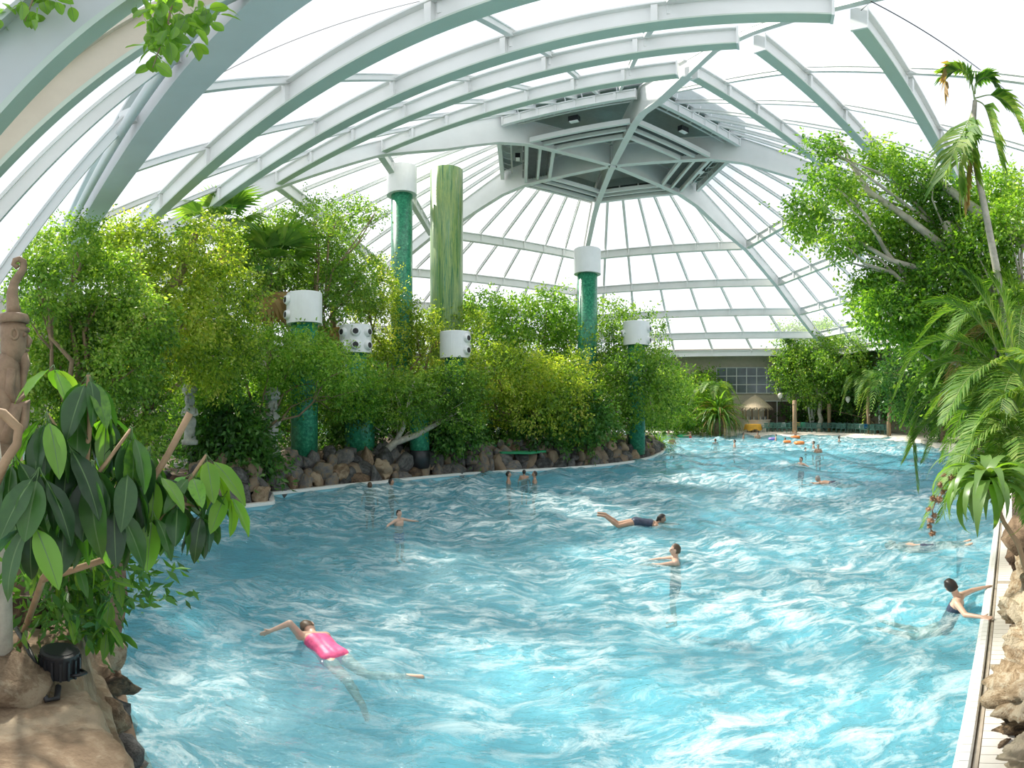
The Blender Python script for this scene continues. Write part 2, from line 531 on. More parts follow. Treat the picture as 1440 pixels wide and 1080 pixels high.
# the big grey eave girder on the camera's side, with its rain pipe
A, B = node(5, 0), node(5, 1)
mb = MB()
dv = (B - A).normalized(); sd = Vector((0.517, 0.856, 0))
A2, B2 = A - dv * 6, B + dv * 0.5
mb.beam(A2, B2, 0.36, 0.78)
mb.beam(A2, B2, 0.62, 0.06, off=(0, 0.42))
mb.beam(A2, B2, 0.46, 0.06, off=(0, -0.42))
g = cpart(mb, 'eave_girder', ['grey_steel'])
tag(g, 'deep grey box girder at the near eave')
mb = MB()
mb.tube([A2 - sd * 0.40 + Vector((0, 0, -0.30)), B2 - sd * 0.40 + Vector((0, 0, -0.30))], 0.085, 12)
cpart(mb, 'rain_pipe', ['grey_steel'], smooth=True)

# glazing bars and film panels
NB = 7
def bar_point(k, j, t, dz):
    return node(k, j, dz).lerp(node(k, (j + 1) % 6, dz), t)
for j in range(6):
    for i in range(1, NB):
        mb = MB()
        for k in range(5):
            a, b = bar_point(k, j, i / NB, GL - 0.03), bar_point(k + 1, j, i / NB, GL - 0.03)
            mb.beam(a, b, 0.13, 0.15)
            mb.beam(a, b, 0.20, 0.03, off=(0, 0.09))
            mb.beam(b + Vector((0, 0, -0.42)), b, 0.10, 0.10, up=Vector((0, 1, 0)))
        cpart(mb, 'glazing_bar', ['white_steel'])
    for k in range(5):
        for i in range(NB):
            mb = MB()
            P = [bar_point(k, j, i / NB, GL + 0.06), bar_point(k, j, (i + 1) / NB, GL + 0.06),
                 bar_point(k + 1, j, (i + 1) / NB, GL + 0.06), bar_point(k + 1, j, i / NB, GL + 0.06)]
            G = 4
            pts = []
            for u in range(G + 1):
                for v in range(G + 1):
                    p = P[0].lerp(P[1], v / G).lerp(P[3].lerp(P[2], v / G), u / G)
                    p = p + Vector((0, 0, 0.16 * math.sin(PI * u / G) * math.sin(PI * v / G)))   # cushions
                    pts.append(p)
            fs = [(u * (G + 1) + v, u * (G + 1) + v + 1, (u + 1) * (G + 1) + v + 1, (u + 1) * (G + 1) + v) for u in range(G) for v in range(G)]
            mb.add(pts, fs)
            cpart(mb, 'roof_panel', ['roof_film'], smooth=True)

# steep side glazing outside the near eave girder
OUT = Vector((-0.517, -0.856, 0))
SK = (OUT * 1.4 + Vector((0, 0, -1.9))).normalized()
skn = dv.cross(SK).normalized()
p0 = A + OUT * 0.3
def on_skirt(x, y):
    r = raydir(x, y); o = Vector((0, 0, CAMZ))
    t = (p0 - o).dot(skn) / r.dot(skn)
    return o + r * t
rafters = [((128, -8), (0, 104), 0.30, 0.42, 'grey_steel', 'bounce_tint_steel'), ((205, 40), (-4, 205), 0.24, 0.32, 'tan_steel', 'bounce_tint_steel'),
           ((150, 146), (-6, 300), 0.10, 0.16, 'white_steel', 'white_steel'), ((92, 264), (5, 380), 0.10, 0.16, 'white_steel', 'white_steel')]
rp = []
for (q0, q1, w, h, m1, m2) in rafters:
    a = on_skirt(*q0); b = on_skirt(*q1)
    dd = (b - a).normalized()
    s0 = (p0 - a).dot(OUT) / dd.dot(OUT)
    a = a + dd * (s0 + 0.1)
    s1 = (0.3 - a.z) / dd.z
    b = a + dd * min(max(s1, 0.5), 9.5)
    mb = MB()
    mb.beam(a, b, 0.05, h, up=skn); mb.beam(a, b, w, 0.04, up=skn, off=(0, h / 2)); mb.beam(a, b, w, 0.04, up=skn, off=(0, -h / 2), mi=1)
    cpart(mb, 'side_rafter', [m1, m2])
    rp.append((a, b))
    mb = MB(); mb.box(a - dd * 0.05, (0.30, 0.12, 0.30)); cpart(mb, 'bracket', ['white_steel'])
sk0 = A - dv * 6; 
bounds = [sk0 + OUT * 0.3] + [a for a, b in rp] + [B + OUT * 0.3]
lows = [sk0 + OUT * 0.3 + SK * 9.6] + [b for a, b in rp] + [B + OUT * 0.3 + SK * 9.6]
up_ = skn * (0.25 if skn.z > 0 else -0.25)
for i in range(len(bounds) - 1):
    mb = MB(); mb.add([bounds[i] + up_, bounds[i + 1] + up_, lows[i + 1] + up_, lows[i] + up_], [(0, 1, 2, 3)])
    cpart(mb, 'side_panel', ['roof_film'])

# lantern at the top
lantern = cpart(MB().beam(HC + Vector((0, 0, LZ - 0.12)), HC + Vector((0, 0, LZ + 1.45)), 0.30, 0.30, up=Vector((0, 1, 0))), 'lantern', ['white_steel'])
def lpart(mb, name, mats, smooth=False):
    return mb.build(name, mats, lantern, smooth)
def hexring(r, z, w, h, name, mats, inset=0.2):
    for j in range(6):
        a, b = HC + rib_dir(j) * r, HC + rib_dir((j + 1) % 6) * r
        a.z = b.z = z
        d = (b - a).normalized()
        lpart(MB().beam(a + d * inset, b - d * inset, w, h), name, mats)
hexring(LR, LZ + 0.02, 0.16, 0.30, 'lantern_beam', ['white_steel'])
hexring(4.75, LZ + 0.02, 0.14, 0.20, 'lantern_beam', ['white_steel'])
hexring(3.95, LZ + 0.0, 0.18, 0.24, 'lantern_beam', ['white_steel'])
for j in range(6):                                                  # dark louvre boards between the beams
    for r in (5.32, 5.15, 4.98, 4.55, 4.38, 4.20):
        a, b = HC + rib_dir(j) * r, HC + rib_dir((j + 1) % 6) * r
        a.z = b.z = LZ + 0.12
        d = (b - a).normalized()
        lpart(MB().beam(a + d * 0.25, b - d * 0.25, 0.15, 0.03, up=Vector((0, 0, 1)) + (HC - a).normalized().to_3d() * 0.0), 'louvre', ['dark_louvre'])
    # louvre window hung under each side of the lantern
    a, b = HC + rib_dir(j) * 5.75, HC + rib_dir((j + 1) % 6) * 5.75
    a.z = b.z = LZ + 0.62
    d = (b - a).normalized()
    if j not in (0, 5): lpart(MB().beam(a + d * 0.3, b - d * 0.3, 0.04, 0.85), 'louvre', ['dark_louvre'])
    for t in (0.02, 0.25, 0.5, 0.75, 0.98) if j not in (0, 5) else ():
        p = (a + d * 0.3).lerp(b - d * 0.3, t) 
        lpart(MB().beam(p + Vector((0, 0, -0.45)), p + Vector((0, 0, 0.45)), 0.09, 0.09, up=d), 'lantern_post', ['white_steel'])
    # service pipes and hoops
    a, b = HC + rib_dir(j) * 6.5, HC + rib_dir((j + 1) % 6) * 6.5
    a.z = b.z = LZ + 0.72
    d = (b - a).normalized(); inn = (HC - (a + b) / 2); inn.z = 0; inn.normalize()
    lpart(MB().tube([a + d * 0.4, b - d * 0.4], 0.05, 8), 'service_pipe', ['white_steel'], True)
    for t in range(1, 8):
        p = a.lerp(b, t / 8)
        pts = [p - inn * (0.75 * math.sin(q)) + Vector((0, 0, 0.85 - 0.85 * math.cos(q))) for q in np.linspace(0, PI / 2, 6)]
        lpart(MB().tube(pts, 0.03, 6), 'pipe_hoop', ['white_steel'], True)
    mid = (a + b) / 2 + inn * 0.35 + Vector((0, 0, -0.25))
    m3 = MB(); rt = Matrix.Rotation(math.atan2(d.y, d.x), 3, 'Z')
    m3.box(mid, (0.5, 0.28, 0.3), rt); m3.box(mid + Vector((0, 0, -0.17)), (0.42, 0.22, 0.05), rt, 1)
    lpart(m3, 'floodlight', ['dark_metal', 'white_plastic'])
    # solid cap over the lantern
    a, b = HC + rib_dir(j) * 7.35, HC + rib_dir((j + 1) % 6) * 7.35
    a.z = b.z = HH[0] + GL + 0.1
    a2, b2 = a + Vector((0, 0, 1.1)), b + Vector((0, 0, 1.1))
    top = HC + Vector((0, 0, HH[0] + 3.4))
    lpart(MB().add([a, b, b2, a2], [(0, 1, 2, 3)]), 'cap_side', ['lantern_roof'])
    lpart(MB().add([a2, b2, top], [(0, 1, 2)]), 'cap_panel', ['lantern_roof'])
# tension cable up at the near corner
cpart(MB().tube([node(3, 0) + Vector((0.2, 0, 0.1)), on_ := at(1225, 2, 11.0), at(1450, 158, 11.0)], 0.012, 5), 'cable', ['dark_metal'])
cpart(MB().tube([atd(283, 118, 9.5), atd(590, 2, 9.0)], 0.012, 5), 'cable', ['dark_metal'])

# ------------------------------------------------------------------ pool, banks, walls
FLOORZ = -1.6
def wpt(x, y, z=0): 
    p = at(x, y, z); return (p.x, p.y)
edge_left = [wpt(200, 1080), wpt(180, 1000), wpt(165, 930), (-4.9, 5.2), (-6.6, 6.9), (-8.2, 8.6), (-8.6, 9.9)]
edge_isle = [wpt(282, 723), wpt(310, 718), wpt(383, 710), wpt(380, 697), wpt(480, 685.5), wpt(530, 681), wpt(590, 674), wpt(650, 668.5), wpt(720, 664.5), wpt(800, 660), wpt(850, 656), wpt(890, 651), wpt(915, 645), wpt(931, 638), wpt(937, 630)]
back_isle = [(9.6, 37), (9.0, 43), (11.5, 50.0), (4.0, 53.5)]
left_poly = [(-2.2, -3.0), (-1.35, 1.6)] + edge_left + edge_isle + back_isle + [(-19.5, 43), (-27, 30), (-21, 15), (-13, 4), (-9, -3)]
R0 = Vector((2.628, 2.196)); RU = Vector((0.832, 0.5548)).normalized()
shore = [wpt(1345, 637), wpt(1290, 622), wpt(1240, 616), wpt(1180, 613), wpt(1100, 611.8), wpt(1020, 612), wpt(950, 613.5)]
RB = R0 - RU * 6
right_poly = [tuple(RB), tuple(R0 + RU * 19.5), (21.3, 15.5), (22.6, 17.2), shore[0], (33, 27), (34, 14), (22, 4), (8, -4)]
far_poly = [shore[0]] + shore[1:] + [back_isle[2], (17.5, 55.5), (36, 44), (33, 27)]

floor = MB().prism([(-30, -6), (40, -6), (40, 60), (-30, 60)], FLOORZ - 0.3, FLOORZ).build('floor', ['pool_paint'])
tag(floor, 'pale blue painted pool basin under the water', 'pool floor', kind='structure')
bank = MB().prism(left_poly, FLOORZ, 0.10, 0, 1).build('bank', ['pool_paint', 'soil'])
tag(bank, 'planted soil bank and island along the left of the pool', 'ground', kind='structure')
bank = MB().prism(right_poly, FLOORZ, 0.06, 0, 1).build('bank', ['pool_paint', 'soil'])
tag(bank, 'soil bank behind the white tiled pool edge', 'ground', kind='structure')
bank = MB().prism(far_poly, FLOORZ, 0.25, 0, 1).build('terrace', ['sand_tile', 'sand_tile'])
tag(bank, 'pale sandy terrace beyond the shallow end where green chairs stand', 'ground', kind='structure')
# sloping beach into the shallow end
mb = MB(); n = len(shore)
ctr = Vector((2.0, 4.0))
bs = []
for i, p in enumerate(shore):
    p = Vector(p); d = (Vector((0, 0)) - p).normalized()
    bs += [(p.x - d.x * 0.4, p.y - d.y * 0.4, 0.255), (p.x, p.y, 0.10), (p.x + d.x * 2.5, p.y + d.y * 2.5, -0.12), (p.x + d.x * 9, p.y + d.y * 9, -0.75), (p.x + d.x * 18, p.y + d.y * 18, -1.59)]
mb.add(bs, [(i * 5 + k, (i + 1) * 5 + k, (i + 1) * 5 + k + 1, i * 5 + k + 1) for i in range(n - 1) for k in range(4)])
beach = mb.build('beach', ['sand_tile'], smooth=True)
beach.data.materials.append(MATS['pool_paint'])
beach.data.polygons.foreach_set('material_index', [1 if k % 4 >= 2 else 0 for k in range(len(beach.data.polygons))])
tag(beach, 'pale sloping beach running down into the shallow water', 'beach', kind='structure')

# water: a real wavy surface
def wave_h(x, y):
    h = 0
    rng = np.random.RandomState(5)
    amp = 0.010 + 0.010 * np.clip((y - 4) / 14, 0, 1)
    for i in range(26):
        wl = 0.5 + 3.0 * rng.rand() ** 1.6
        th = rng.uniform(-0.9, 0.9) + 0.5
        k = 2 * PI / wl
        h = h + amp * (wl / 1.6) ** 0.6 * np.sin(k * (x * math.cos(th) + y * math.sin(th)) + rng.uniform(0, 6.28) + 0.9 * np.sin(0.6 * x + rng.uniform(0, 6)) * np.cos(0.5 * y + i))
    return h
gx = np.arange(-10.5, 31.0, 0.125); gy = np.arange(-2.0, 50.0, 0.125)
X, Y = np.meshgrid(gx, gy)
Zw = wave_h(X, Y)
def inside(poly, X, Y):
    c = np.zeros(X.shape, bool); n = len(poly); j = n - 1
    for i in range(n):
        xi, yi = poly[i]; xj, yj = poly[j]
        c ^= ((yi > Y) != (yj > Y)) & (X < (xj - xi) * (Y - yi) / (yj - yi + 1e-12) + xi)
        j = i
    return c
dry = inside(left_poly, X, Y) | inside(right_poly, X, Y) | inside(far_poly, X, Y)
ny, nx = X.shape
idx = np.arange(nx * ny).reshape(ny, nx)
d4 = dry[:-1, :-1] & dry[1:, :-1] & dry[:-1, 1:] & dry[1:, 1:]
q = np.stack([idx[:-1, :-1], idx[:-1, 1:], idx[1:, 1:], idx[1:, :-1]], -1)[~d4]
used = np.unique(q); remap = np.zeros(nx * ny, np.int32); remap[used] = np.arange(len(used))
wv = np.stack([X.ravel(), Y.ravel(), Zw.ravel()], 1)[used]
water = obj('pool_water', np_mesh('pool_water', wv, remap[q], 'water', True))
tag(water, 'rippled turquoise pool water with pale streaks of foam and painted caustic light', 'water', kind='stuff')

# pool rim along the island
mb = MB()
pts = [Vector((p[0], p[1], 0.07)) for p in edge_isle]
for a, b in zip(pts[:-1], pts[1:]):
    mb.beam(a, b, 0.16, 0.10)
rim = mb.build('trim_1', ['lip_tile'])
tag(rim, 'thin white rim of the pool along the island rocks', 'pool rim', kind='structure')

# right pool edge: lip tiles, gutter slot, deck tiles, one by one
edge = thing('trim_2', 'white tiled pool edge with overflow gutter below the rocks', 'pool edge', (R0.x, R0.y, 0), kind='structure')
er = math.atan2(RU.y, RU.x)
edge.rotation_euler = (0, 0, er)
lipm = MB()
prof = [(-0.02, -0.25), (-0.02, 0.075), (0.02, 0.10), (0.085, 0.105), (0.10, 0.07), (0.10, -0.25)]   # across, height
tl = 0.118
vs = [(s_, -p[0], p[1]) for s_ in (0, tl - 0.006) for p in prof]
n = len(prof)
lipm.add(vs, [(i, i + 1, n + i + 1, n + i) for i in range(n - 1)] + [tuple(range(n - 1, -1, -1)), tuple(range(n, 2 * n))])
lip_me = lipm.mesh('lip_tile', ['lip_tile'])
deck_me = MB().box((tl / 2, -0.275, 0.045), (tl - 0.007, 0.238, 0.07)).mesh('deck_tile', ['deck_tile'])
grey_me = MB().box((tl / 2, -0.275, 0.045), (tl - 0.007, 0.238, 0.07)).mesh('grate_tile', ['gutter'])
MB().box((8, -0.28, 0.012), (29, 0.36, 0.09)).build('bedding', ['grout'], edge)
MB().box((8, -0.13, 0.05), (29, 0.035, 0.03)).build('gutter', ['gutter'], edge)
for i in range(-8, 78):
    obj('lip_tile', lip_me, edge, (i * tl, 0, 0))
    obj('grate_tile' if i in (14, 38) else 'deck_tile', grey_me if i in (14, 38) else deck_me, edge, (i * tl, 0, 0.0))
far_lip = MB()
far_lip.add([(s_, -p[0], p[1]) for s_ in (78 * tl, 19.5) for p in prof], [(i, i + 1, n + i + 1, n + i) for i in range(n - 1)])
far_lip.box(((78 * tl + 19.5) / 2, -0.275, 0.045), (19.5 - 78 * tl, 0.238, 0.07), mi=1)
far_lip.build('edge_strip', ['lip_tile', 'deck_tile'], edge)

# walls under the eaves
def wall_seg(j, name, label, rad=31.5, z1=HH[5] + 0.2):
    a, b = HC + rib_dir(j) * rad, HC + rib_dir((j + 1) % 6) * rad
    mb = MB(); a.z = b.z = z1 / 2
    mb.beam(a, b, 0.3, z1)
    o = mb.build(name, ['beige_wall'])
    return tag(o, label, 'wall', kind='structure')
wall_seg(1, 'wall_left', 'beige wall behind the trees on the left of the dome')
wall_seg(2, 'wall_back_left', 'beige back wall behind the planted island')
wb = wall_seg(3, 'wall_back', 'beige back wall with upper windows beyond the green chairs')
wall_seg(4, 'wall_right', 'beige wall behind the palms on the far right')
# soffit between eave and wall, fascia, V struts
for j in (1, 2, 3, 4):
    a, b = node(5, j, GL), node(5, (j + 1) % 6, GL)
    c_, d_ = HC + rib_dir((j + 1) % 6) * 31.6, HC + rib_dir(j) * 31.6
    c_.z = d_.z = HH[5] + 0.25
    o = MB().add([a, b, c_, d_], [(0, 1, 2, 3)]).build('soffit', ['beige_wall'])
    o.parent = ceiling; o.location = -ceiling.location
    mb = MB(); mb.beam(node(5, j, 0.30), node(5, (j + 1) % 6, 0.30), 0.12, 0.5, off=(-0.3, 0))
    o = mb.build('eave_fascia', ['white_steel']); o.parent = ceiling; o.location = -ceiling.location
def vstrut(p, j):
    d = rib_dir(j)
    s = Vector((-d.y, d.x, 0))
    mb = MB()
    base = Vector((p.x, p.y, 0.2))
    for k in (-1, 0, 1):
        mb.beam(base, Vector((p.x, p.y, HH[5] - 0.1)) + s * k * 1.3, 0.14, 0.14, up=d)
    o = mb.build('eave_strut', ['white_steel']); o.parent = ceiling; o.location = -ceiling.location
p = node(5, 3).lerp(node(5, 4), 0.27); vstrut(p, 3)
p = node(5, 3).lerp(node(5, 4), 0.93); vstrut(p, 3)

# upper-floor window band and dark room behind the terrace
ang_a, ang_b = HC + rib_dir(3) * 31.5, HC + rib_dir(4) * 31.5
wd = (ang_b - ang_a).normalized(); wn = Vector((wd.y, -wd.x, 0))
if (HC - ang_a).dot(wn) < 0: wn = -wn
def wall_hit(x, off=0.2):
    r = raydir(x, CY); q0 = ang_a + wn * off
    t = (q0 - Vector((0, 0, CAMZ))).dot(wn) / r.dot(wn)
    return Vector((r.x * t, r.y * t, 0)), t
# ------------------------------------------------------------------ plant builders
def rnd_unit(rng, n):
    v = rng.normal(size=(n, 3)); return v / np.linalg.norm(v, axis=1, keepdims=True)

def leaf_quads(P, D, L, W, rng, fold=0.18):
    """one folded diamond leaf per point"""
    n = len(P)
    D = D / np.linalg.norm(D, axis=1, keepdims=True)
    S = np.cross(D, rnd_unit(rng, n)); S /= np.linalg.norm(S, axis=1, keepdims=True) + 1e-9
    U = np.cross(S, D)
    L = L[:, None]; W = W[:, None]
    v = np.empty((n, 4, 3), np.float32)
    v[:, 0] = P
    v[:, 1] = P + D * L * 0.45 + S * W * 0.5 + U * W * fold
    v[:, 2] = P + D * L - U * L * 0.10
    v[:, 3] = P + D * L * 0.45 - S * W * 0.5 + U * W * fold
    return v.reshape(-1, 3), np.arange(4 * n).reshape(n, 4)

def foliage(clumps, n, size, mat, seed, parent, origin, ratio=0.55, twig=11, spread=1.0, name='foliage', hollow=0.45):
    rng = np.random.RandomState(seed)
    w = np.array([(c[1][0] * c[1][1] * c[1][2]) ** (2 / 3) for c in clumps]); w /= w.sum()
    Ps, Ds = [], []
    for (c, r), k in zip(clumps, w):
        nt = max(4, int(n * k / twig))
        u = rnd_unit(rng, nt)
        rad = (hollow + (1 - hollow) * rng.rand(nt) ** 0.6)[:, None]
        lump = (1 + 0.22 * np.sin(u[:, :1] * 5 + c.x * 3) * np.cos(u[:, 1:2] * 6 + c.y * 2))
        T = np.array(c)[None] + u * rad * lump * np.array(r)[None]
        out = u * 0.7 + rng.normal(size=(nt, 3)) * 0.5 + np.array([0, 0, -0.15])
        for _ in range(twig):
            step = rng.rand(nt, 1) * size * 3.2 * spread
            Ps.append(T + out * step + rng.normal(size=(nt, 3)) * size * 0.55 * spread)
            Ds.append(out * 0.6 + rng.normal(size=(nt, 3)) * 0.75 + np.array([0, 0, -0.55]))
    P = np.concatenate(Ps) - np.array(origin)[None]; D = np.concatenate(Ds)
    L = size * rng.uniform(0.65, 1.25, len(P))
    v, q = leaf_quads(P, D, L, L * ratio, rng)
    o = obj(name, np_mesh(name, v, q, mat), parent)
    return tag(o, kind='stuff')

def wobble(a, b, n, amp, rng, sag=0.0):
    a, b = Vector(a), Vector(b)
    L = (b - a).length
    pts = []
    off = Vector((0, 0, 0))
    for i in range(n + 1):
        t = i / n
        if 0 < i < n:
            off = off * 0.6 + Vector(rng.normal(size=3)) * amp * L * 0.5
        p = a.lerp(b, t) + off * math.sin(PI * t) + Vector((0, 0, sag * L * math.sin(PI * t)))
        pts.append(p)
    return pts

def px_clumps(cl, D, depth=1.0, seed=0):
    rng = np.random.RandomState(seed + 77)
    out = []
    for c in cl:
        x, y, rx, ry = c[:4]
        d = D + (c[4] if len(c) > 4 else rng.uniform(-0.09, 0.09) * D)
        p = atd(x, y, d)
        s = d / F
        sl = s / math.cos((CY - y) / F) 
        out.append((p, (rx * s, 0.5 * (rx + ry) * s * depth, ry * sl)))
    return out

def tree(name, label, base_px, D, clumps, n, size, mat, seed, trunk_r=0.12, bark='bark_brown', group=None, ground=0.1, fork=0.45, base=None, ratio=0.55, depth=1.0, extra=None, hollow=0.45):
    rng = np.random.RandomState(seed); n = int(n * 2.0); size *= 1.13
    if base is None:
        az = (base_px - CX) / F
        base = Vector((D * math.sin(az), D * math.cos(az), ground))
    t = thing(name, label, 'tree', base, group=group)
    cl = px_clumps(clumps, D, depth, seed)
    mb = MB()
    zc = min(c[0].z for c in cl); mean = sum((c[0] for c in cl), Vector()) / len(cl)
    fk = Vector(base).lerp(mean, fork); fk.z = max(ground + 0.5, min(fk.z, mean.z - 0.2))
    o = Vector(base)
    tp = wobble(base, fk, 5, 0.10, rng)
    mb.tube([p - o for p in tp], list(np.linspace(trunk_r * 1.25, trunk_r * 0.8, 6)), 9)
    for c, r in cl:
        bp = wobble(fk, c, 5, 0.10, rng, 0.06)
        mb.tube([p - o for p in bp], list(np.linspace(trunk_r * 0.55, trunk_r * 0.10, 6)), 6)
        for _ in range(2):
            e = c + Vector(rng.uniform(-1, 1, 3)) * 0.8 * r[0]
            mb.tube([p - o for p in wobble(bp[3], e, 3, 0.12, rng)], list(np.linspace(trunk_r * 0.22, trunk_r * 0.05, 4)), 5)
    for pth, r0, r1 in (extra or []):
        mb.tube([p - o for p in pth], list(np.linspace(r0, r1, len(pth))), 8)
    mb.build('trunk', [bark], t, True)
    foliage(cl, n, size, mat, seed, t, base, ratio=ratio, hollow=hollow)
    return t

def frond_mesh(path, leaflet, n, mat, rng, droop=0.5, width=0.035, taper=True, name='frond', rr=0.012, stem_from=0.18, vee=0.35):
    """a feather leaf: midrib along a path with narrow leaflets left and right"""
    path = [Vector(p) for p in path]
    # resample by catmull-rom
    pts = []
    ext = [path[0] * 2 - path[1]] + path + [path[-1] * 2 - path[-2]]
    for i in range(1, len(ext) - 2):
        p0, p1, p2, p3 = ext[i - 1:i + 3]
        for s in range(8):
            t = s / 8
            pts.append(0.5 * ((2 * p1) + (p2 - p0) * t + (2 * p0 - 5 * p1 + 4 * p2 - p3) * t * t + (3 * p1 - p0 - 3 * p2 + p3) * t ** 3))
    pts.append(path[-1])
    mb = MB()
    m = len(pts)
    mb.tube(pts, list(np.linspace(rr, rr * 0.2, m)), 5, 1)
    for i in range(n):
        t = stem_from + (1 - stem_from) * (i + 0.5) / n
        f = t * (m - 1); k = min(int(f), m - 2)
        p = pts[k].lerp(pts[k + 1], f - k)
        d = (pts[k + 1] - pts[k]).normalized()
        side = d.cross(Vector((0, 0, 1)))
        side = side.normalized() if side.length > 0.15 else d.orthogonal().normalized()
        up = side.cross(d).normalized()
        ll = leaflet * (math.sin(PI * min(1, 0.25 + 0.72 * t)) ** 0.7 if taper else 1) * rng.uniform(0.85, 1.1)
        for sg in (-1, 1):
            dirv = (side * sg * 0.85 + d * (0.45 + 0.5 * t) + up * vee * rng.uniform(0.4, 1)).normalized()
            a = p
            b = p + dirv * ll * 0.5
            c = b + (dirv + Vector((0, 0, -droop * rng.uniform(0.7, 1.3)))).normalized() * ll * 0.5
            wv = d.cross(dirv).cross(dirv).normalized() * width * 0.5
            mb.add([a - wv * 0.4, a + wv * 0.4, b + wv, c + wv * 0.15, c - wv * 0.15, b - wv], [(0, 1, 2, 5), (5, 2, 3, 4)], 0)
    return mb.mesh(name, [mat, 'stem_green'], False)

def strap_mesh(L, W, bend, mat, segs=7, curl=0.2, name='leaf'):
    """long arching blade, base at the origin, growing along +X and up"""
    mb = MB(); vs = []
    ang = math.radians(72); x = z = 0.0
    for i in range(segs + 1):
        t = i / segs
        w = W * (0.45 + 0.55 * math.sin(PI * min(1, t * 0.85 + 0.12))) * (1 - t ** 3 * 0.93)
        vs += [(x, -w / 2, z + w * curl), (x, 0, z), (x, w / 2, z + w * curl)]
        x += math.cos(ang) * L / segs; z += math.sin(ang) * L / segs
        ang -= bend / segs
    fs = []
    for i in range(segs):
        a = i * 3
        fs += [(a, a + 1, a + 4, a + 3), (a + 1, a + 2, a + 5, a + 4)]
    return mb.add(vs, fs).mesh(name, [mat], True)

def ellip_leaf(name, mats, ratio=0.42, cup=0.10, droop=0.25, tipp=0.9):
    """broad leaf of unit length along +X with a raised pale midrib"""
    mb = MB(); n = 10
    rows = []
    for i in range(n + 1):
        t = i / n
        w = ratio * (math.sin(PI * t ** tipp) ** 0.75) * 0.5 + 0.004
        z = -droop * t * t
        e = 0.012 * (1 - t) + 0.003
        wav = 0.012 * math.sin(t * 17)
        rows.append([(t, -w, z + cup * w * 2 + wav), (t, -w * 0.5, z + cup * w * 0.6), (t, -min(e, w * 0.4), z), (t, min(e, w * 0.4), z), (t, w * 0.5, z + cup * w * 0.6), (t, w, z + cup * w * 2 - wav)])
    vs = [p for r in rows for p in r]
    fs, mi = [], []
    for i in range(n):
        for k in range(5):
            a = i * 6 + k
            fs.append((a, a + 6, a + 7, a + 1)); mi.append(1 if k == 2 else 0)
    mb.add(vs, fs); mb.m = mi
    mb.tube([(-0.22, 0, 0.03), (-0.1, 0, 0.0), (0.0, 0, 0)], 0.008, 5, 1)
    return mb.mesh(name, mats, True)

def look(d, roll=0.0):
    """rotation that takes +X to d with +Z kept up, rolled about d"""
    d = Vector(d).normalized()
    y = Vector((0, 0, 1)).cross(d)
    y = y.normalized() if y.length > 1e-4 else Vector((0, 1, 0))
    z = d.cross(y)
    M = Matrix((d, y, z)).transposed()
    return (M @ Matrix.Rotation(roll, 3, 'X')).to_euler()

def rosette(name, label, cat, loc, me_list, count, scale, seed, tilt=(0.1, 1.2), trunk=None, group=None, stuff=False):
    rng = np.random.RandomState(seed)
    t = thing(name, label, cat, loc, group=group)
    if trunk:
        mb = MB(); mb.tube([Vector(p) - Vector(loc) for p in trunk[0]], trunk[1], 10); mb.build('stem', [trunk[2]], t, True)
    for i in range(count):
        az = i * 2.399 + rng.uniform(-0.2, 0.2)
        ti = tilt[0] + (tilt[1] - tilt[0]) * (i / count) + rng.uniform(-0.1, 0.1)
        o = obj('leaf', me_list[i % len(me_list)], t, (0, 0, 0), (0, ti, az), scale * rng.uniform(0.8, 1.15))
    return t

# ------------------------------------------------------------------ the trees of the island and the left bank
TG = 'small-leaved trees massed on the left bank'
tree('fig_tree', 'fig tree nearest the carved wooden totem, with small green leaves', 90, 11, [(55, 405, 42, 38), (105, 345, 45, 32), (150, 400, 52, 45), (70, 460, 48, 42), (130, 465, 60, 45), (195, 455, 45, 45), (100, 525, 65, 38), (170, 520, 55, 40), (60, 360, 30, 30)], 17000, 0.085, 'leaf_fig', 1, 0.14)
tree('leaning_tree', 'tree with a leaning mossy brown trunk behind the totem', 175, 14, [(190, 350, 52, 42), (245, 395, 58, 48), (290, 350, 48, 42), (255, 460, 62, 45), (315, 420, 55, 48), (205, 505, 60, 40), (300, 500, 60, 42), (150, 350, 35, 35)], 17000, 0.10, 'leaf_yellow', 2, 0.16,
     extra=[([atd(165, 560, 14.0), atd(180, 490, 13.8), atd(215, 440, 13.6), atd(250, 395, 13.8), atd(275, 330, 14)], 0.22, 0.10)])
tree('tall_fig_tree', 'tall fig tree reaching up before the slanting roof beam', 420, 21.3, [(345, 335, 42, 35), (395, 330, 48, 38), (440, 312, 42, 32), (390, 385, 55, 42), (450, 370, 50, 42), (495, 300, 34, 20), (528, 300, 14, 10), (500, 395, 42, 42), (458, 438, 32, 26), (350, 400, 45, 40), (470, 340, 40, 30)], 15000, 0.115, 'leaf_fig', 3, 0.16, hollow=0.3)
tree('low_fig_tree', 'low spreading tree with bright fresh leaves over the stone statues', 345, 17.6, [(320, 480, 55, 35), (385, 500, 58, 40), (440, 508, 46, 36), (345, 540, 60, 28), (405, 552, 45, 24), (290, 535, 50, 30), (255, 545, 45, 28), (430, 488, 40, 24), (482, 522, 40, 30), (500, 560, 38, 28)], 16000, 0.10, 'leaf_fresh', 4, 0.10, 'bark_brown')
tree('yellow_fig_tree', 'yellow-green fig tree around the tall bamboo column', 560, 24.2, [(520, 405, 42, 42), (540, 455, 48, 42), (590, 458, 34, 28), (600, 490, 55, 40), (530, 515, 48, 40), (480, 525, 50, 40), (655, 450, 30, 22)], 14000, 0.12, 'leaf_yellow', 5, 0.15)
w1 = [atd(537, 640, 20.0), atd(556, 622, 20.0), atd(585, 612, 20.1), atd(625, 590, 20.3), atd(650, 575, 20.4)]
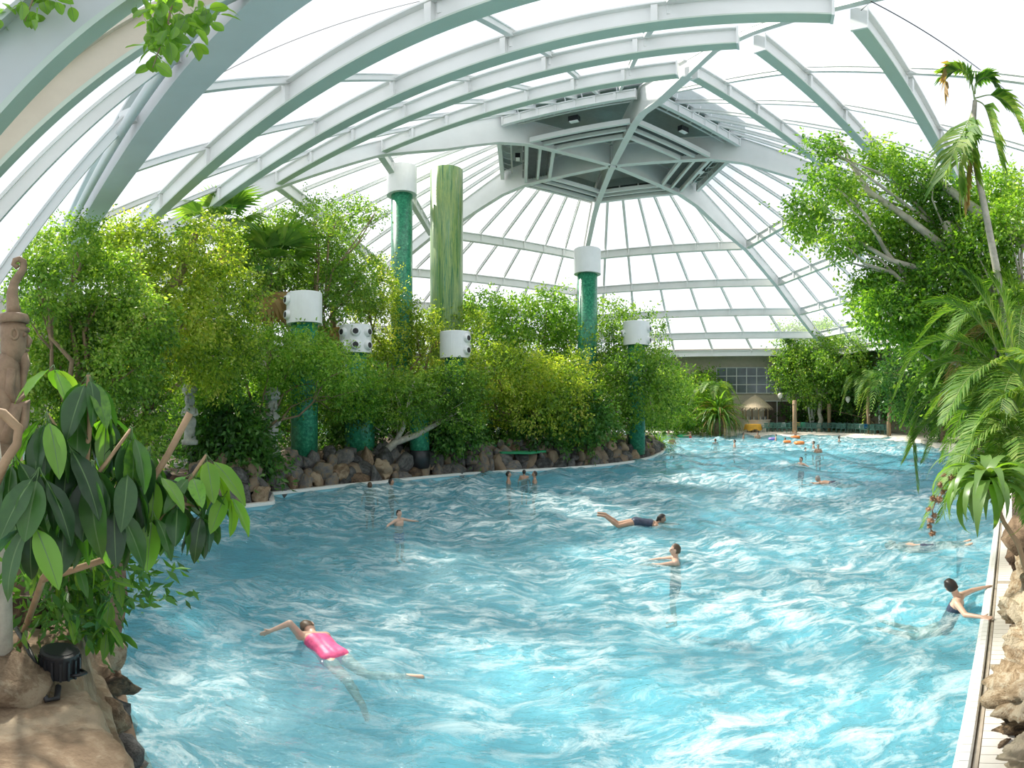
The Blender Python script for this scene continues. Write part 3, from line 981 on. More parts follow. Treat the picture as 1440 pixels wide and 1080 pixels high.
w2 = [atd(556, 622, 20.0), atd(568, 600, 20.0), atd(574, 570, 20.1), atd(582, 535, 20.2)]
tree('white_barked_tree', 'tree with forked white bark leaning out over the rocks', 540, 20.4, [(560, 560, 55, 36), (620, 560, 52, 36), (640, 540, 46, 28), (600, 590, 40, 16), (515, 565, 45, 36), (650, 588, 34, 14), (480, 565, 40, 30)], 14000, 0.105, 'leaf_fig', 6, 0.07, 'bark_pale', extra=[(w1, 0.17, 0.06), (w2, 0.11, 0.05)])
tree('round_fig_tree', 'rounded sunlit fig tree above the green mini lawn', 720, 24.6, [(690, 520, 48, 38), (740, 530, 52, 38), (785, 545, 46, 38), (812, 520, 22, 26), (700, 568, 52, 30), (758, 580, 44, 26), (660, 550, 38, 32), (800, 590, 30, 24)], 13500, 0.13, 'leaf_yellow', 7, 0.13)
tree('back_tree', 'feathery tree between the bamboo column and the slim capped column', 735, 30, [(680, 440, 42, 26), (718, 445, 30, 28), (768, 432, 32, 28), (792, 452, 32, 30), (700, 480, 45, 30), (748, 490, 48, 34), (640, 445, 38, 26), (800, 485, 28, 38)], 9500, 0.17, 'leaf_fresh', 8, 0.16, hollow=0.3)
tree('point_tree', 'leafy tree on the island point beside the slim capped column', 885, 29.8, [(850, 480, 36, 36), (882, 512, 44, 38), (920, 522, 38, 36), (862, 556, 46, 36), (910, 566, 44, 34), (940, 552, 32, 34), (853, 445, 26, 22), (888, 440, 30, 8), (925, 460, 16, 12), (885, 528, 42, 30, -4.0), (868, 580, 34, 26, -4.0), (918, 565, 36, 28, -3.6), (905, 505, 26, 14, -4.0)], 13000, 0.15, 'leaf_fig', 9, 0.16, 'bark_pale')
# understorey
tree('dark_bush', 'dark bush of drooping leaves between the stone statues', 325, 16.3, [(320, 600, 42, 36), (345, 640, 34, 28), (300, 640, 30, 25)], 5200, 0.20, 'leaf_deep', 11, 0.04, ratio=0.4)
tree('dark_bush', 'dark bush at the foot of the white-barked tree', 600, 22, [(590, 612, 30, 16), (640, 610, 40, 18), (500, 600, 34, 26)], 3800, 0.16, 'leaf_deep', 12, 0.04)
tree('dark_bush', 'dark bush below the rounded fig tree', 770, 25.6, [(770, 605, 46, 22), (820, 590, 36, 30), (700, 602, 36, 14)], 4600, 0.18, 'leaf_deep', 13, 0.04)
tree('hedge_bush', 'low hedge beyond the island point', 970, 48.5, [(945, 592, 30, 12), (985, 592, 30, 12), (930, 575, 24, 20)], 3200, 0.22, 'leaf_fresh', 14, 0.05, ground=0.25)
tree('far_bush', 'loose bright bush left of the thatched kiosk', 965, 49.5, [(955, 555, 30, 22), (985, 545, 30, 20), (1000, 570, 26, 18), (930, 540, 20, 20)], 5200, 0.24, 'leaf_fresh', 15, 0.08, ground=0.25)
tree('terrace_tree', 'broad tree growing among the terrace chairs', 1150, 49.5, [(1108, 467, 22, 12), (1140, 482, 36, 26), (1188, 500, 44, 34), (1150, 520, 48, 32), (1118, 518, 34, 30), (1192, 540, 42, 28), (1162, 470, 26, 20), (1216, 463, 18, 6), (1150, 552, 40, 16)], 15000, 0.24, 'leaf_fig', 16, 0.22, 'bark_pale', ground=0.25, hollow=0.35)
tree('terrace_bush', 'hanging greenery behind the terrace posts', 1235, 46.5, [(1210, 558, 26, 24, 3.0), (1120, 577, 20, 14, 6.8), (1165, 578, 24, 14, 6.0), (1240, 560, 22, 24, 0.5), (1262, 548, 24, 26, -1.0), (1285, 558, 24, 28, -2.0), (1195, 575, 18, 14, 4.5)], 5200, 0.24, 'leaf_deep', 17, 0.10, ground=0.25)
tree('dark_bush', 'dense dark shrubbery between the totem and the stairs', 150, 12.5, [(60, 570, 45, 40), (120, 580, 50, 40), (190, 570, 50, 40), (80, 640, 50, 40), (160, 640, 50, 40), (30, 520, 35, 40), (215, 620, 30, 30)], 7000, 0.11, 'leaf_fig', 19, 0.05)
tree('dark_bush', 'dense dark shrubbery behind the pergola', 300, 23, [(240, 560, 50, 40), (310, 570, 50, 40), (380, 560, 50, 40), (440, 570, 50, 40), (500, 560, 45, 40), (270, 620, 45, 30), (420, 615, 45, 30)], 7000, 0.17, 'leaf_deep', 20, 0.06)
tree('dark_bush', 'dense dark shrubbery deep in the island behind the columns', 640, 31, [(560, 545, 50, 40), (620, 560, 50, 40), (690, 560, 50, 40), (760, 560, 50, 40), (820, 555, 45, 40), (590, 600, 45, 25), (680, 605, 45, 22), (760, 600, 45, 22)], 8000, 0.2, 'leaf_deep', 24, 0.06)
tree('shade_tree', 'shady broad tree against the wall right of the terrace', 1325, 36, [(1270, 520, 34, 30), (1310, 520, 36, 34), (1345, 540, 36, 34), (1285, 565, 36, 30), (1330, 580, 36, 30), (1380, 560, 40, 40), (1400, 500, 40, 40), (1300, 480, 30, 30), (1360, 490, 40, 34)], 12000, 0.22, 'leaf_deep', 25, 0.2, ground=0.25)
# right: big fig with thick pale limbs
jb = Vector((10.6, 5.2, 0.06))
def jd(x, y, d=9.5): return atd(x, y, d)
tree('great_fig_tree', 'great fig tree with thick pale limbs over the right bank', 1420, 9.5, [(1162, 206, 20, 16), (1168, 256, 30, 18), (1200, 272, 24, 16), (1240, 222, 30, 18), (1288, 252, 38, 26), (1138, 308, 28, 30), (1232, 322, 48, 26), (1185, 342, 26, 16), (1345, 282, 38, 24), (1300, 335, 44, 40), (1380, 345, 48, 36), (1262, 392, 46, 28), (1332, 402, 56, 40), (1408, 262, 30, 22), (1425, 305, 30, 36), (1400, 405, 44, 40), (1248, 440, 42, 32), (1300, 455, 48, 34), (1218, 412, 22, 18), (1350, 470, 44, 30), (1425, 445, 30, 40)], 30000, 0.078, 'leaf_fresh', 18, 0.16, 'bark_pale', base=jb, fork=0.5, hollow=0.35,
     extra=[([jd(1450, 345), jd(1400, 318), jd(1345, 275), jd(1290, 232)], 0.16, 0.06), ([jd(1176, 188), jd(1200, 235), jd(1222, 270), jd(1280, 310), jd(1330, 350)], 0.035, 0.09),
            ([jd(1348, 385), jd(1340, 345), jd(1331, 312)], 0.075, 0.07), ([jd(1430, 470), jd(1350, 455), jd(1285, 438)], 0.11, 0.08), ([jd(1190, 330), jd(1250, 365), jd(1330, 390)], 0.03, 0.07), ([jb, jd(1470, 480), jd(1455, 380)], 0.28, 0.2)])

tree('bank_fig_tree', 'leafy fig filling the bank below the great fig tree', 1450, 11.5, [(1330, 500, 44, 30), (1380, 515, 46, 34), (1425, 500, 40, 44), (1400, 560, 44, 34), (1440, 580, 40, 50), (1345, 545, 36, 22), (1425, 640, 34, 40)], 11000, 0.10, 'leaf_fig', 26, 0.12, 'bark_pale', base=Vector((13.0, 7.0, 0.06)))
# ------------------------------------------------------------------ palms, straps and big-leaved plants
# fan palms with hanging dry skirts on the left bank
def fan_mesh(R, mat, segs=16, spread=2.5, droop=0.35, name='fan_leaf'):
    mb = MB()
    mb.tube([(0, 0, 0), (R * 0.45, 0, R * 0.10), (R * 0.9, 0, R * 0.12)], [0.022, 0.016, 0.012], 5, 1)
    c = Vector((R * 0.9, 0, R * 0.12))
    for i in range(segs):
        a = (i / (segs - 1) - 0.5) * spread
        d = Vector((math.cos(a), math.sin(a), 0))
        s = Vector((-d.y, d.x, 0))
        L = R * (0.85 + 0.15 * math.cos(a * 1.2))
        w = R * 0.075
        p1 = c + d * L * 0.55 + Vector((0, 0, 0.02 * (-1) ** i))
        p2 = c + d * L - Vector((0, 0, L * droop))
        mb.add([c, p1 + s * w, p2, p1 - s * w], [(0, 1, 2, 3)], 0)
    return mb.mesh(name, [mat, 'stem_green'])
fan_g = fan_mesh(1.05, 'leaf_palm'); fan_dk = fan_mesh(1.0, 'leaf_deep'); fan_dry = fan_mesh(1.0, 'leaf_dry', droop=0.7)
def fan_palm(label, px, crown_y, D, seed, n=16, skirt=10, sc=1.0, ground=0.1):
    rng = np.random.RandomState(seed)
    az = (px - CX) / F
    c = atd(px, crown_y, D)
    base = Vector((c.x, c.y, ground))
    t = thing('fan_palm', label, 'palm', base, group=None)
    MB().tube([(0, 0, 0), (0.05, 0, (c.z - ground) * 0.5), (0, 0, c.z - ground)], [0.2, 0.16, 0.15], 10).build('trunk', ['bark_brown'], t, True)
    for i in range(n):
        el = 1.25 - 1.5 * i / n
        obj('fan_leaf', fan_g if i % 3 else fan_dk, t, (0, 0, c.z - ground), (rng.uniform(-0.3, 0.3), -el, i * 2.4 + rng.uniform(-0.3, 0.3)), sc * rng.uniform(0.85, 1.15))
    for i in range(skirt):
        obj('dry_leaf', fan_dry, t, (0, 0, c.z - ground - 0.15), (rng.uniform(-0.5, 0.5), rng.uniform(0.9, 1.35), i * 2.4 + rng.uniform(-0.3, 0.3)), sc * rng.uniform(0.75, 1.0))
    return t
fan_palm('fan palm standing tall before the pale roof rib above the left trees', 312, 325, 20, 21, 14, 4, 1.1)
fan_palm('fan palm with a hanging skirt of dry leaves beside the short nozzle column', 378, 385, 20.4, 22, 16, 14, 1.25)
fan_palm('fan palm showing behind the short nozzle column', 468, 432, 24, 23, 14, 8, 1.3)

def fronds_palm(name, label, base, crown, seed, n, L, leaflet, mat='leaf_palm', nl=34, rise=0.6, fall=0.9, trunk_r=0.06, bark='stem_green', width=0.035, droop=0.5, curves=(), cat='palm', az0=0.0, azspan=2 * PI, dry=0, group=None):
    rng = np.random.RandomState(seed)
    base, crown = Vector(base), Vector(crown)
    t = thing(name, label, cat, base, group=group)
    MB().tube([p - base for p in wobble(base, crown, 4, 0.04, rng)], list(np.linspace(trunk_r * 1.2, trunk_r, 5)), 9).build('trunk', [bark], t, True)
    o = crown - base
    for i in range(n):
        a = az0 + azspan * ((i * 0.618) % 1.0) + rng.uniform(-0.15, 0.15)
        h = Vector((math.cos(a), math.sin(a), 0))
        k = i / max(1, n - 1)
        r = rise * (1.25 - 0.9 * k); fl = fall * (0.5 + 0.8 * k)
        l = L * rng.uniform(0.85, 1.1)
        pts = [o, o + h * l * 0.3 + Vector((0, 0, r * l * 0.45)), o + h * l * 0.65 + Vector((0, 0, r * l * 0.45 - fl * l * 0.18)), o + h * l * 0.92 + Vector((0, 0, r * l * 0.35 - fl * l * 0.62))]
        obj('frond', frond_mesh(pts, leaflet, nl, 'leaf_dry' if i >= n - dry else mat, rng, droop, width), t)
    for pts in curves:
        obj('frond', frond_mesh([Vector(p) - base for p in pts], leaflet, int(nl * 1.35), mat, rng, droop, width), t)
    return t

# areca palms on the right bank, arching out over the pool
def d6(x, y, d=6.6): return atd(x, y, d)
fronds_palm('areca_palm', 'areca palm with long arching fronds dipping towards the pool', (6.6, 3.7, 0.06), atd(1440, 560, 6.9), 31, 16, 1.6, 0.46, nl=62, width=0.024, trunk_r=0.05,
    curves=[[d6(1438, 575), d6(1385, 500), d6(1330, 478), d6(1285, 500), d6(1256, 562)], [d6(1440, 590), d6(1370, 540), d6(1310, 560), d6(1285, 610), d6(1290, 690)],
            [d6(1445, 600), d6(1400, 555), d6(1372, 575), d6(1355, 650)], [d6(1442, 570), d6(1390, 470), d6(1345, 430), d6(1300, 425)], [d6(1440, 560), d6(1400, 450), d6(1370, 400), d6(1350, 380)],
            [d6(1440, 600), d6(1350, 575), d6(1300, 600), d6(1270, 650)], [d6(1440, 580), d6(1360, 510), d6(1300, 530), d6(1268, 600)], [d6(1445, 575), d6(1420, 470), d6(1410, 420), d6(1390, 385)]])
fronds_palm('areca_palm', 'areca palm behind the broad strap-leaved plant by the pool edge', (5.9, 3.0, 0.06), atd(1458, 640, 5.6), 32, 16, 1.3, 0.38, nl=58, width=0.022, trunk_r=0.045,
    curves=[[d6(1450, 640, 5.4), d6(1405, 590, 5.3), d6(1372, 600, 5.2), d6(1350, 665, 5.1)], [d6(1455, 650, 5.4), d6(1410, 640, 5.3), d6(1370, 655, 5.2), d6(1338, 700, 5.1)],
            [d6(1450, 630, 5.4), d6(1430, 570, 5.4), d6(1410, 560, 5.3), d6(1380, 590, 5.3)], [d6(1455, 620, 5.4), d6(1440, 540, 5.4), d6(1420, 510, 5.3)], [d6(1455, 660, 5.2), d6(1425, 660, 5.1), d6(1395, 700, 5.0)]])
fronds_palm('areca_palm', 'areca palm with browning fronds under the great fig tree', (8.6, 4.6, 0.06), atd(1445, 470, 8.4), 33, 16, 1.8, 0.48, nl=60, width=0.026, trunk_r=0.06, dry=3,
    curves=[[d6(1440, 480, 8), d6(1380, 440, 8), d6(1330, 440, 8), d6(1290, 480, 8)], [d6(1445, 460, 8), d6(1420, 400, 8), d6(1395, 400, 8), d6(1370, 450, 8)]])
# slender palm whose ragged crown stands against the roof
fb = Vector((8.8, 5.0, 0.06))
crown = atd(1371, 142, 7.6)
rng = np.random.RandomState(34)
t = thing('fishtail_palm', 'slender palm with ragged yellowing crown against the roof film', 'palm', fb)
MB().tube([p - fb for p in [fb, atd(1420, 480, 8.2), atd(1392, 330, 7.7), atd(1376, 250, 7.6), atd(1367, 200, 7.6), crown]], [0.09, 0.075, 0.055, 0.05, 0.05, 0.035], 10).build('trunk', ['bark_pale'], t, True)
def k7(x, y, d=7.6): return atd(x, y, d) - fb
for pts, m, lf in [([k7(1371, 145), k7(1362, 170), k7(1345, 205, 7.3), k7(1330, 245, 7.2)], 'leaf_palm', 0.62), ([k7(1371, 145), k7(1360, 185), k7(1350, 225, 7.5), k7(1348, 262, 7.5)], 'leaf_palm', 0.55),
                   ([k7(1371, 142), k7(1366, 118), k7(1352, 98), k7(1330, 104)], 'leaf_palm', 0.34), ([k7(1350, 98), k7(1338, 92), k7(1330, 112), k7(1328, 128)], 'leaf_dry', 0.3),
                   ([k7(1371, 140), k7(1385, 150), k7(1396, 185), k7(1408, 232)], 'leaf_palm', 0.58), ([k7(1371, 138), k7(1395, 134), k7(1420, 148), k7(1440, 190)], 'leaf_palm', 0.42),
                   ([k7(1371, 132), k7(1373, 116), k7(1388, 108), k7(1400, 122)], 'leaf_palm', 0.3), ([k7(1370, 150), k7(1368, 185), k7(1366, 215), k7(1372, 250)], 'leaf_palm', 0.5), ([k7(1366, 190), k7(1362, 225), k7(1358, 262), k7(1356, 282)], 'leaf_dry', 0.32)]:
    obj('frond', frond_mesh(pts, lf, 22, m, rng, 0.75, 0.075, False, rr=0.014, stem_from=0.3), t)

# small palms along the island foot
fronds_palm('island_palm', 'small feather palm by the short green column left of the white-barked tree', at(466, 652, 0.25), at(466, 652, 0.25) + Vector((0, 0, 0.8)), 41, 14, 1.7, 0.42, nl=24, width=0.05)
fronds_palm('island_palm', 'small feather palm at the edge of the island below the nozzle caps', at(505, 650, 0.25), at(505, 650, 0.25) + Vector((0, 0, 0.7)), 42, 13, 1.8, 0.42, 'leaf_deep', nl=24, width=0.05)
fronds_palm('island_palm', 'dark feather palm beside the green mini lawn', at(800, 628, 0.8), at(800, 628, 0.8) + Vector((0, 0, 0.9)), 43, 15, 2.4, 0.55, 'leaf_deep', nl=24, width=0.06)
fronds_palm('terrace_palm', 'feather palm rising beside the thatched kiosk', atd(1003, 600, 48).xy.to_3d() + Vector((0, 0, 0.25)), atd(1003, 550, 48), 44, 14, 2.7, 0.7, nl=22, width=0.1, trunk_r=0.14, bark='bark_brown')
fronds_palm('terrace_palm', 'pale drooping palm at the right end of the terrace chairs', atd(1250, 600, 43).xy.to_3d() + Vector((0, 0, 0.25)), atd(1250, 540, 43), 45, 16, 3.2, 0.9, nl=22, width=0.1, trunk_r=0.16, bark='bark_tan', fall=1.5)
fronds_palm('terrace_palm', 'pale palm by the white post behind the chairs', atd(1222, 600, 46).xy.to_3d() + Vector((0, 0, 0.25)), atd(1222, 535, 46), 46, 14, 3.0, 0.9, nl=22, width=0.1, trunk_r=0.16, bark='bark_tan', fall=1.5)

# grassy clumps
st1 = strap_mesh(1.0, 0.045, 2.2, 'leaf_palm'); st2 = strap_mesh(1.0, 0.05, 1.7, 'leaf_fig'); st3 = strap_mesh(1.0, 0.04, 2.7, 'leaf_deep')
stD = strap_mesh(1.0, 0.035, 2.9, 'leaf_dry')
rosette('strap_clump', 'big clump of long grassy leaves at the island point', 'plant', at(866, 634, 0.15), [st1, st2, st3], 90, 2.6, 51, (-0.15, 0.75))
rosette('strap_clump', 'smaller grassy clump at the tip of the island', 'plant', at(926, 629, 0.15), [st1, st2], 60, 1.9, 52, (-0.15, 0.75))
rosette('strap_clump', 'huge grassy bush with straw-coloured skirt by the beach', 'plant', atd(1010, 592, 46.5).xy.to_3d() + Vector((0, 0, 1.5)), [st1, st2, st3, st1, stD], 190, 3.7, 53, (-0.5, 1.1), trunk=([atd(1010, 592, 46.5).xy.to_3d() + Vector((0, 0, 0.2)), atd(1010, 592, 46.5).xy.to_3d() + Vector((0, 0, 1.6))], 0.5, 'bark_brown'))

# strap-leaved plant on the right with drooping variegated leaves and seed heads
dl = [strap_mesh(1.0, 0.17, 2.5, 'leaf_strap', 9, 0.12), strap_mesh(1.0, 0.15, 3.0, 'leaf_strap', 9, 0.1), strap_mesh(1.0, 0.15, 3.2, 'leaf_fig', 9, 0.15)]
dc = atd(1389, 682, 4.6)
dt = rosette('dracaena', 'broad strap-leaved plant drooping over the tiled pool edge', 'plant', dc, dl, 46, 0.74, 54, (-0.1, 1.05), trunk=([dc, atd(1412, 735, 4.7), atd(1432, 765, 4.75), Vector((4.55, 2.55, 0.3))], [0.022, 0.022, 0.026, 0.035], 'bark_tan'))
o_ = dc
seeds = [(1327, 668), (1338, 672), (1322, 682), (1326, 692), (1312, 701), (1320, 703), (1306, 716), (1314, 725), (1309, 732), (1307, 740), (1311, 750)]
sp = [atd(1372, 690, 4.6)] + [atd(x, y, 4.5) for x, y in ((1345, 680), (1330, 690), (1316, 704), (1311, 718), (1312, 728), (1307, 738), (1311, 750))]
stalk = MB().tube([p - o_ for p in sp], 0.006, 5).build('seed_stalk', ['bark_brown'], dt, True)
hd = MB()
rg = np.random.RandomState(9)
for u in rnd_unit(rg, 70):
    u = Vector(u); s_ = u.orthogonal() * 0.12
    hd.add([u * 0.3 - s_, u * 0.3 + s_, u * rg.uniform(0.8, 1.1)], [(0, 1, 2)])
hd.lathe([(0.05, -0.45), (0.4, -0.25), (0.5, 0), (0.4, 0.25), (0.05, 0.45)], 8)
head_me = hd.mesh('seed_head', ['seed_brown'])
for i, (x, y) in enumerate(seeds):
    obj('seed_head', head_me, stalk, atd(x, y, 4.5) - o_, (i, i * 2, 0), 0.034 + 0.008 * (i % 3))

# ------------------------------------------------------------------ foreground left: big-leaved plant, trunk, shrub, hanging twigs
BL = [ellip_leaf('leaf', ['leaf_big', 'leaf_rib'], 0.40, 0.10, 0.28), ellip_leaf('leaf', ['leaf_big', 'leaf_rib'], 0.46, 0.16, 0.12), ellip_leaf('leaf', ['leaf_big', 'leaf_rib'], 0.36, 0.06, 0.45)]
FRESH = [ellip_leaf('leaf', ['leaf_fresh', 'leaf_rib'], 0.42, 0.10, 0.3)]
rng = np.random.RandomState(60)
pb = Vector((-2.95, 1.95, 1.0))
plant = thing('umbrella_plant', 'large-leaved umbrella plant hanging over the pool corner, with glossy dark leaves', 'plant', pb)
def whorl(x, y, D, n, Lpx, droop=(0.7, 1.3), meshes=BL, a0=None):
    c = atd(x, y, D)
    for i in range(n):
        a = i * 2 * PI / n + rng.uniform(-0.3, 0.3)
        dr = rng.uniform(*droop)
        d = Vector((math.cos(a) * math.cos(dr), math.sin(a) * math.cos(dr), -math.sin(dr)))
        L = Lpx / F * D * rng.uniform(0.85, 1.12)
        obj('leaf', meshes[i % len(meshes)], plant, c + d * 0.2 * L - pb, look(d, rng.uniform(-0.4, 0.4)), L)
whorl(124, 527, 2.35, 9, 74, (0.75, 1.35)); whorl(66, 582, 2.2, 8, 76, (0.6, 1.35)); whorl(92, 620, 2.3, 9, 92, (0.5, 1.4))
whorl(184, 603, 2.4, 9, 90, (0.55, 1.45)); whorl(130, 650, 2.25, 9, 98, (0.8, 1.45)); whorl(180, 655, 2.35, 7, 84, (0.8, 1.4)); whorl(55, 660, 2.1, 8, 95, (0.7, 1.4))
whorl(270, 668, 2.55, 7, 62, (0.2, 1.1)); whorl(250, 705, 2.5, 8, 68, (0.6, 1.4)); whorl(290, 640, 2.6, 6, 66, (0.4, 1.2), FRESH); whorl(220, 665, 2.5, 7, 70, (0.4, 1.3)); whorl(285, 715, 2.55, 6, 62, (0.9, 1.45))
whorl(75, 515, 2.5, 5, 62, (0.3, 1.1), [BL[1], FRESH[0]]); whorl(160, 705, 2.3, 7, 80, (0.7, 1.4)); whorl(45, 730, 2.05, 7, 90, (0.7, 1.4)); whorl(215, 720, 2.4, 5, 66, (0.8, 1.4))
whorl(30, 690, 2.3, 6, 80, (0.3, 1.3)); whorl(320, 690, 2.6, 4, 60, (0.7, 1.3), [BL[1], FRESH[0]])
def stem(name, pts, r, m, parent=plant, o=pb):
    return MB().tube([p - o for p in pts], list(np.linspace(r[0], r[1], len(pts))), 9).build(name, [m], parent, True)
root = pb + Vector((0, 0, 0.0))
whorl(110, 575, 2.45, 8, 76, (0.7, 1.4)); whorl(150, 580, 2.5, 7, 74, (0.7, 1.4)); whorl(20, 640, 2.2, 7, 84, (0.6, 1.4)); whorl(90, 700, 2.4, 8, 84, (0.7, 1.4)); whorl(210, 630, 2.55, 7, 70, (0.5, 1.4))
stem('branch', [root, atd(60, 815, 2.7), atd(105, 750, 2.45), atd(118, 690, 2.35), atd(126, 600, 2.35), atd(124, 527, 2.35)], (0.022, 0.010), 'bark_tan')
stem('branch', [atd(105, 750, 2.45), atd(80, 690, 2.3), atd(92, 620, 2.3), atd(66, 582, 2.2)], (0.014, 0.008), 'bark_tan')
stem('branch', [atd(60, 815, 2.7), atd(172, 778, 2.5), atd(212, 752, 2.5), atd(235, 722, 2.5), atd(270, 670, 2.55), atd(290, 640, 2.6)], (0.020, 0.008), 'bark_tan')
stem('branch', [atd(118, 690, 2.35), atd(150, 650, 2.35), atd(184, 603, 2.4)], (0.012, 0.008), 'bark_tan')
stem('cut_branch', [atd(190, 712, 2.5), atd(205, 690, 2.5), atd(236, 640, 2.5), atd(267, 581, 2.5)], (0.014, 0.018), 'bark_tan')
stem('branch', [atd(235, 722, 2.5), atd(250, 705, 2.5), atd(285, 715, 2.55)], (0.010, 0.006), 'bark_tan')
stem('aerial_root', [atd(-30, 575, 2.1), atd(5, 582, 2.1), atd(26, 602, 2.1), atd(24, 625, 2.1), atd(8, 648, 2.1), atd(-10, 690, 2.1)], (0.022, 0.020), 'bark_tan')
tb = atd(-6, 880, 2.75)
tr = thing('palm_trunk', 'pale grey trunk rising at the corner beside the rock ledge', 'trunk', (tb.x, tb.y, 1.0))
MB().tube([Vector(p) - Vector((tb.x, tb.y, 1.0)) for p in (Vector((tb.x, tb.y, 1.0)), atd(-6, 880, 2.75), atd(-5, 800, 2.74), atd(-12, 700, 2.72), atd(-22, 600, 2.7))], [0.10, 0.095, 0.085, 0.08, 0.075], 14).build('bark', ['bark_pale'], tr, True)
# shrub below it
sb = at(120, 880, 1.0)
shrub = thing('leafy_shrub', 'leafy shrub tumbling down the rock towards the water', 'shrub', (sb.x, sb.y, 0.9))
so = Vector((sb.x, sb.y, 0.9))
ML = [ellip_leaf('leaf', ['leaf_fig', 'leaf_rib'], 0.34, 0.1, 0.35), ellip_leaf('leaf', ['leaf_deep', 'leaf_rib'], 0.38, 0.1, 0.3), ellip_leaf('leaf', ['leaf_fresh', 'leaf_rib'], 0.30, 0.1, 0.35), ellip_leaf('leaf', ['leaf_deep', 'leaf_rib'], 0.30, 0.1, 0.4)]
mb = MB()
for i in range(42):
    u = rng.rand()
    x = 35 + 140 * rng.rand() ** 0.8; y = 735 + 105 * rng.rand()
    if i > 28: x, y = rng.uniform(105, 160), rng.uniform(820, 905)
    if x < 70 and y > 800: x += 60
    D = 3.05 + 0.5 * rng.rand()
    c = atd(x, y, D)
    mb.tube([(0, 0, 0), (c - so) * 0.5 + Vector((0, 0, 0.05)), c - so], [0.01, 0.007, 0.004], 5)
    for k in range(4):
        a = rng.uniform(0, 2 * PI); dr = rng.uniform(0.1, 1.2)
        d = Vector((math.cos(a) * math.cos(dr), math.sin(a) * math.cos(dr), -math.sin(dr)))
        L = rng.uniform(0.13, 0.22)
        obj('leaf', ML[rng.randint(4)], shrub, c - so + Vector(rng.normal(size=3)) * 0.03, look(d, rng.uniform(-0.7, 0.7)), L)
mb.build('stem', ['stem_green'], shrub)
foliage([(atd(60, 800, 3.3), (0.3, 0.25, 0.3)), (atd(110, 790, 3.5), (0.35, 0.3, 0.3)), (atd(30, 720, 3.2), (0.3, 0.3, 0.3)), (atd(150, 840, 3.6), (0.2, 0.2, 0.25))], 1300, 0.11, 'leaf_deep', 61, shrub, so, 0.35)
# twigs hanging into the picture at the top
HL = [ellip_leaf('leaf', ['leaf_fresh', 'leaf_rib'], 0.55, 0.1, 0.2), ellip_leaf('leaf', ['leaf_fig', 'leaf_rib'], 0.55, 0.12, 0.25)]
def hanging(label, spine, leaves, seed, D, lpx):
    rg = np.random.RandomState(seed)
    o = atd(*spine[0], D)
    t = thing('hanging_twig', label, 'branch', o)
    MB().tube([atd(x, y, D) - o for x, y in spine], list(np.linspace(0.010, 0.003, len(spine))), 6).build('twig', ['bark_brown'], t, True)
    for (x0, x1, y0, y1, n) in leaves:
        for i in range(n):
            p = atd(rg.uniform(x0, x1), rg.uniform(y0, y1), D + rg.uniform(-0.25, 0.25))
            a = rg.uniform(0, 2 * PI); dr = rg.uniform(0.2, 1.4)
            d = Vector((math.cos(a) * math.cos(dr), math.sin(a) * math.cos(dr), -math.sin(dr)))
            obj('leaf', HL[i % 2], t, p - o, look(d, rg.uniform(-0.8, 0.8)), lpx / F * D * 1.3 * rg.uniform(0.75, 1.15))
    return t
hanging('leafy twig hanging in front of the grey eave girder', [(255, -60), (245, -10), (235, 40), (215, 95)], [(190, 290, -25, 20, 40), (205, 300, 12, 35, 34), (205, 275, 30, 68, 40), (210, 225, 60, 92, 8), (270, 312, 8, 28, 10)], 71, 2.6, 26)
hanging('smaller leafy twig hanging beside the wide grey rafter', [(60, -60), (50, -10), (35, 30)], [(20, 105, -20, 12, 30), (28, 45, 10, 40, 8), (-5, 5, -5, 50, 5)], 72, 2.6, 26)
# ------------------------------------------------------------------ rocks
import bmesh
def rock_mesh(seed, mat, rough=0.22, cuts=12, sub=3):
    rg = np.random.RandomState(seed)
    bm = bmesh.new()
    bmesh.ops.create_icosphere(bm, subdivisions=sub, radius=1.0)
    off = Vector(rg.uniform(0, 50, 3))
    planes = [(Vector(u), rg.uniform(0.5, 0.85)) for u in rnd_unit(rg, cuts)]
    for v in bm.verts:
        p = v.co.copy()
        for n_, h in planes:
            e = p.dot(n_) - h
            if e > 0:
                p -= n_ * e * 0.96
        n = mnoise.fractal(p * 1.9 + off, 0.85, 2.1, 5)
        v.co = p * (1 + rough * n)
    me = bpy.data.meshes.new('rock')
    bm.to_mesh(me); bm.free()
    me.materials.append(MATS[mat])
    me.polygons.foreach_set('use_smooth', [True] * len(me.polygons))
    return me
RG = [rock_mesh(100 + i, 'rock_grey', sub=2) for i in range(7)]
RWM = [rock_mesh(200 + i, 'rock_warm', 0.55, 9, sub=5) for i in range(4)]
RBR = [rock_mesh(300 + i, 'rock_brown', 0.25, sub=3) for i in range(4)]

wall = thing('rock_wall', 'dry wall of grey and rusty boulders along the island shore', 'rock wall', (edge_isle[7][0], edge_isle[7][1], 0))
wo = Vector((edge_isle[7][0], edge_isle[7][1], 0))
rng = np.random.RandomState(80)
ep = [Vector((p[0], p[1], 0)) for p in edge_isle]
segl = [(b - a).length for a, b in zip(ep[:-1], ep[1:])]
cum = np.concatenate([[0], np.cumsum(segl)])
def edge_at(s, inset):
    i = min(int(np.searchsorted(cum, s, 'right')) - 1, len(segl) - 1)
    t = (ep[i + 1] - ep[i]).normalized()
    # smooth the inward normal
    a, b = ep[max(i - 1, 0)], ep[min(i + 2, len(ep) - 1)]
    tt = (b - a).normalized()
    return ep[i].lerp(ep[i + 1], (s - cum[i]) / segl[i]) + Vector((-tt.y, tt.x, 0)) * inset
rows = [(0.34, 0.16, 0.40), (0.56, 0.48, 0.42), (0.85, 0.80, 0.40), (1.2, 1.0, 0.34)]
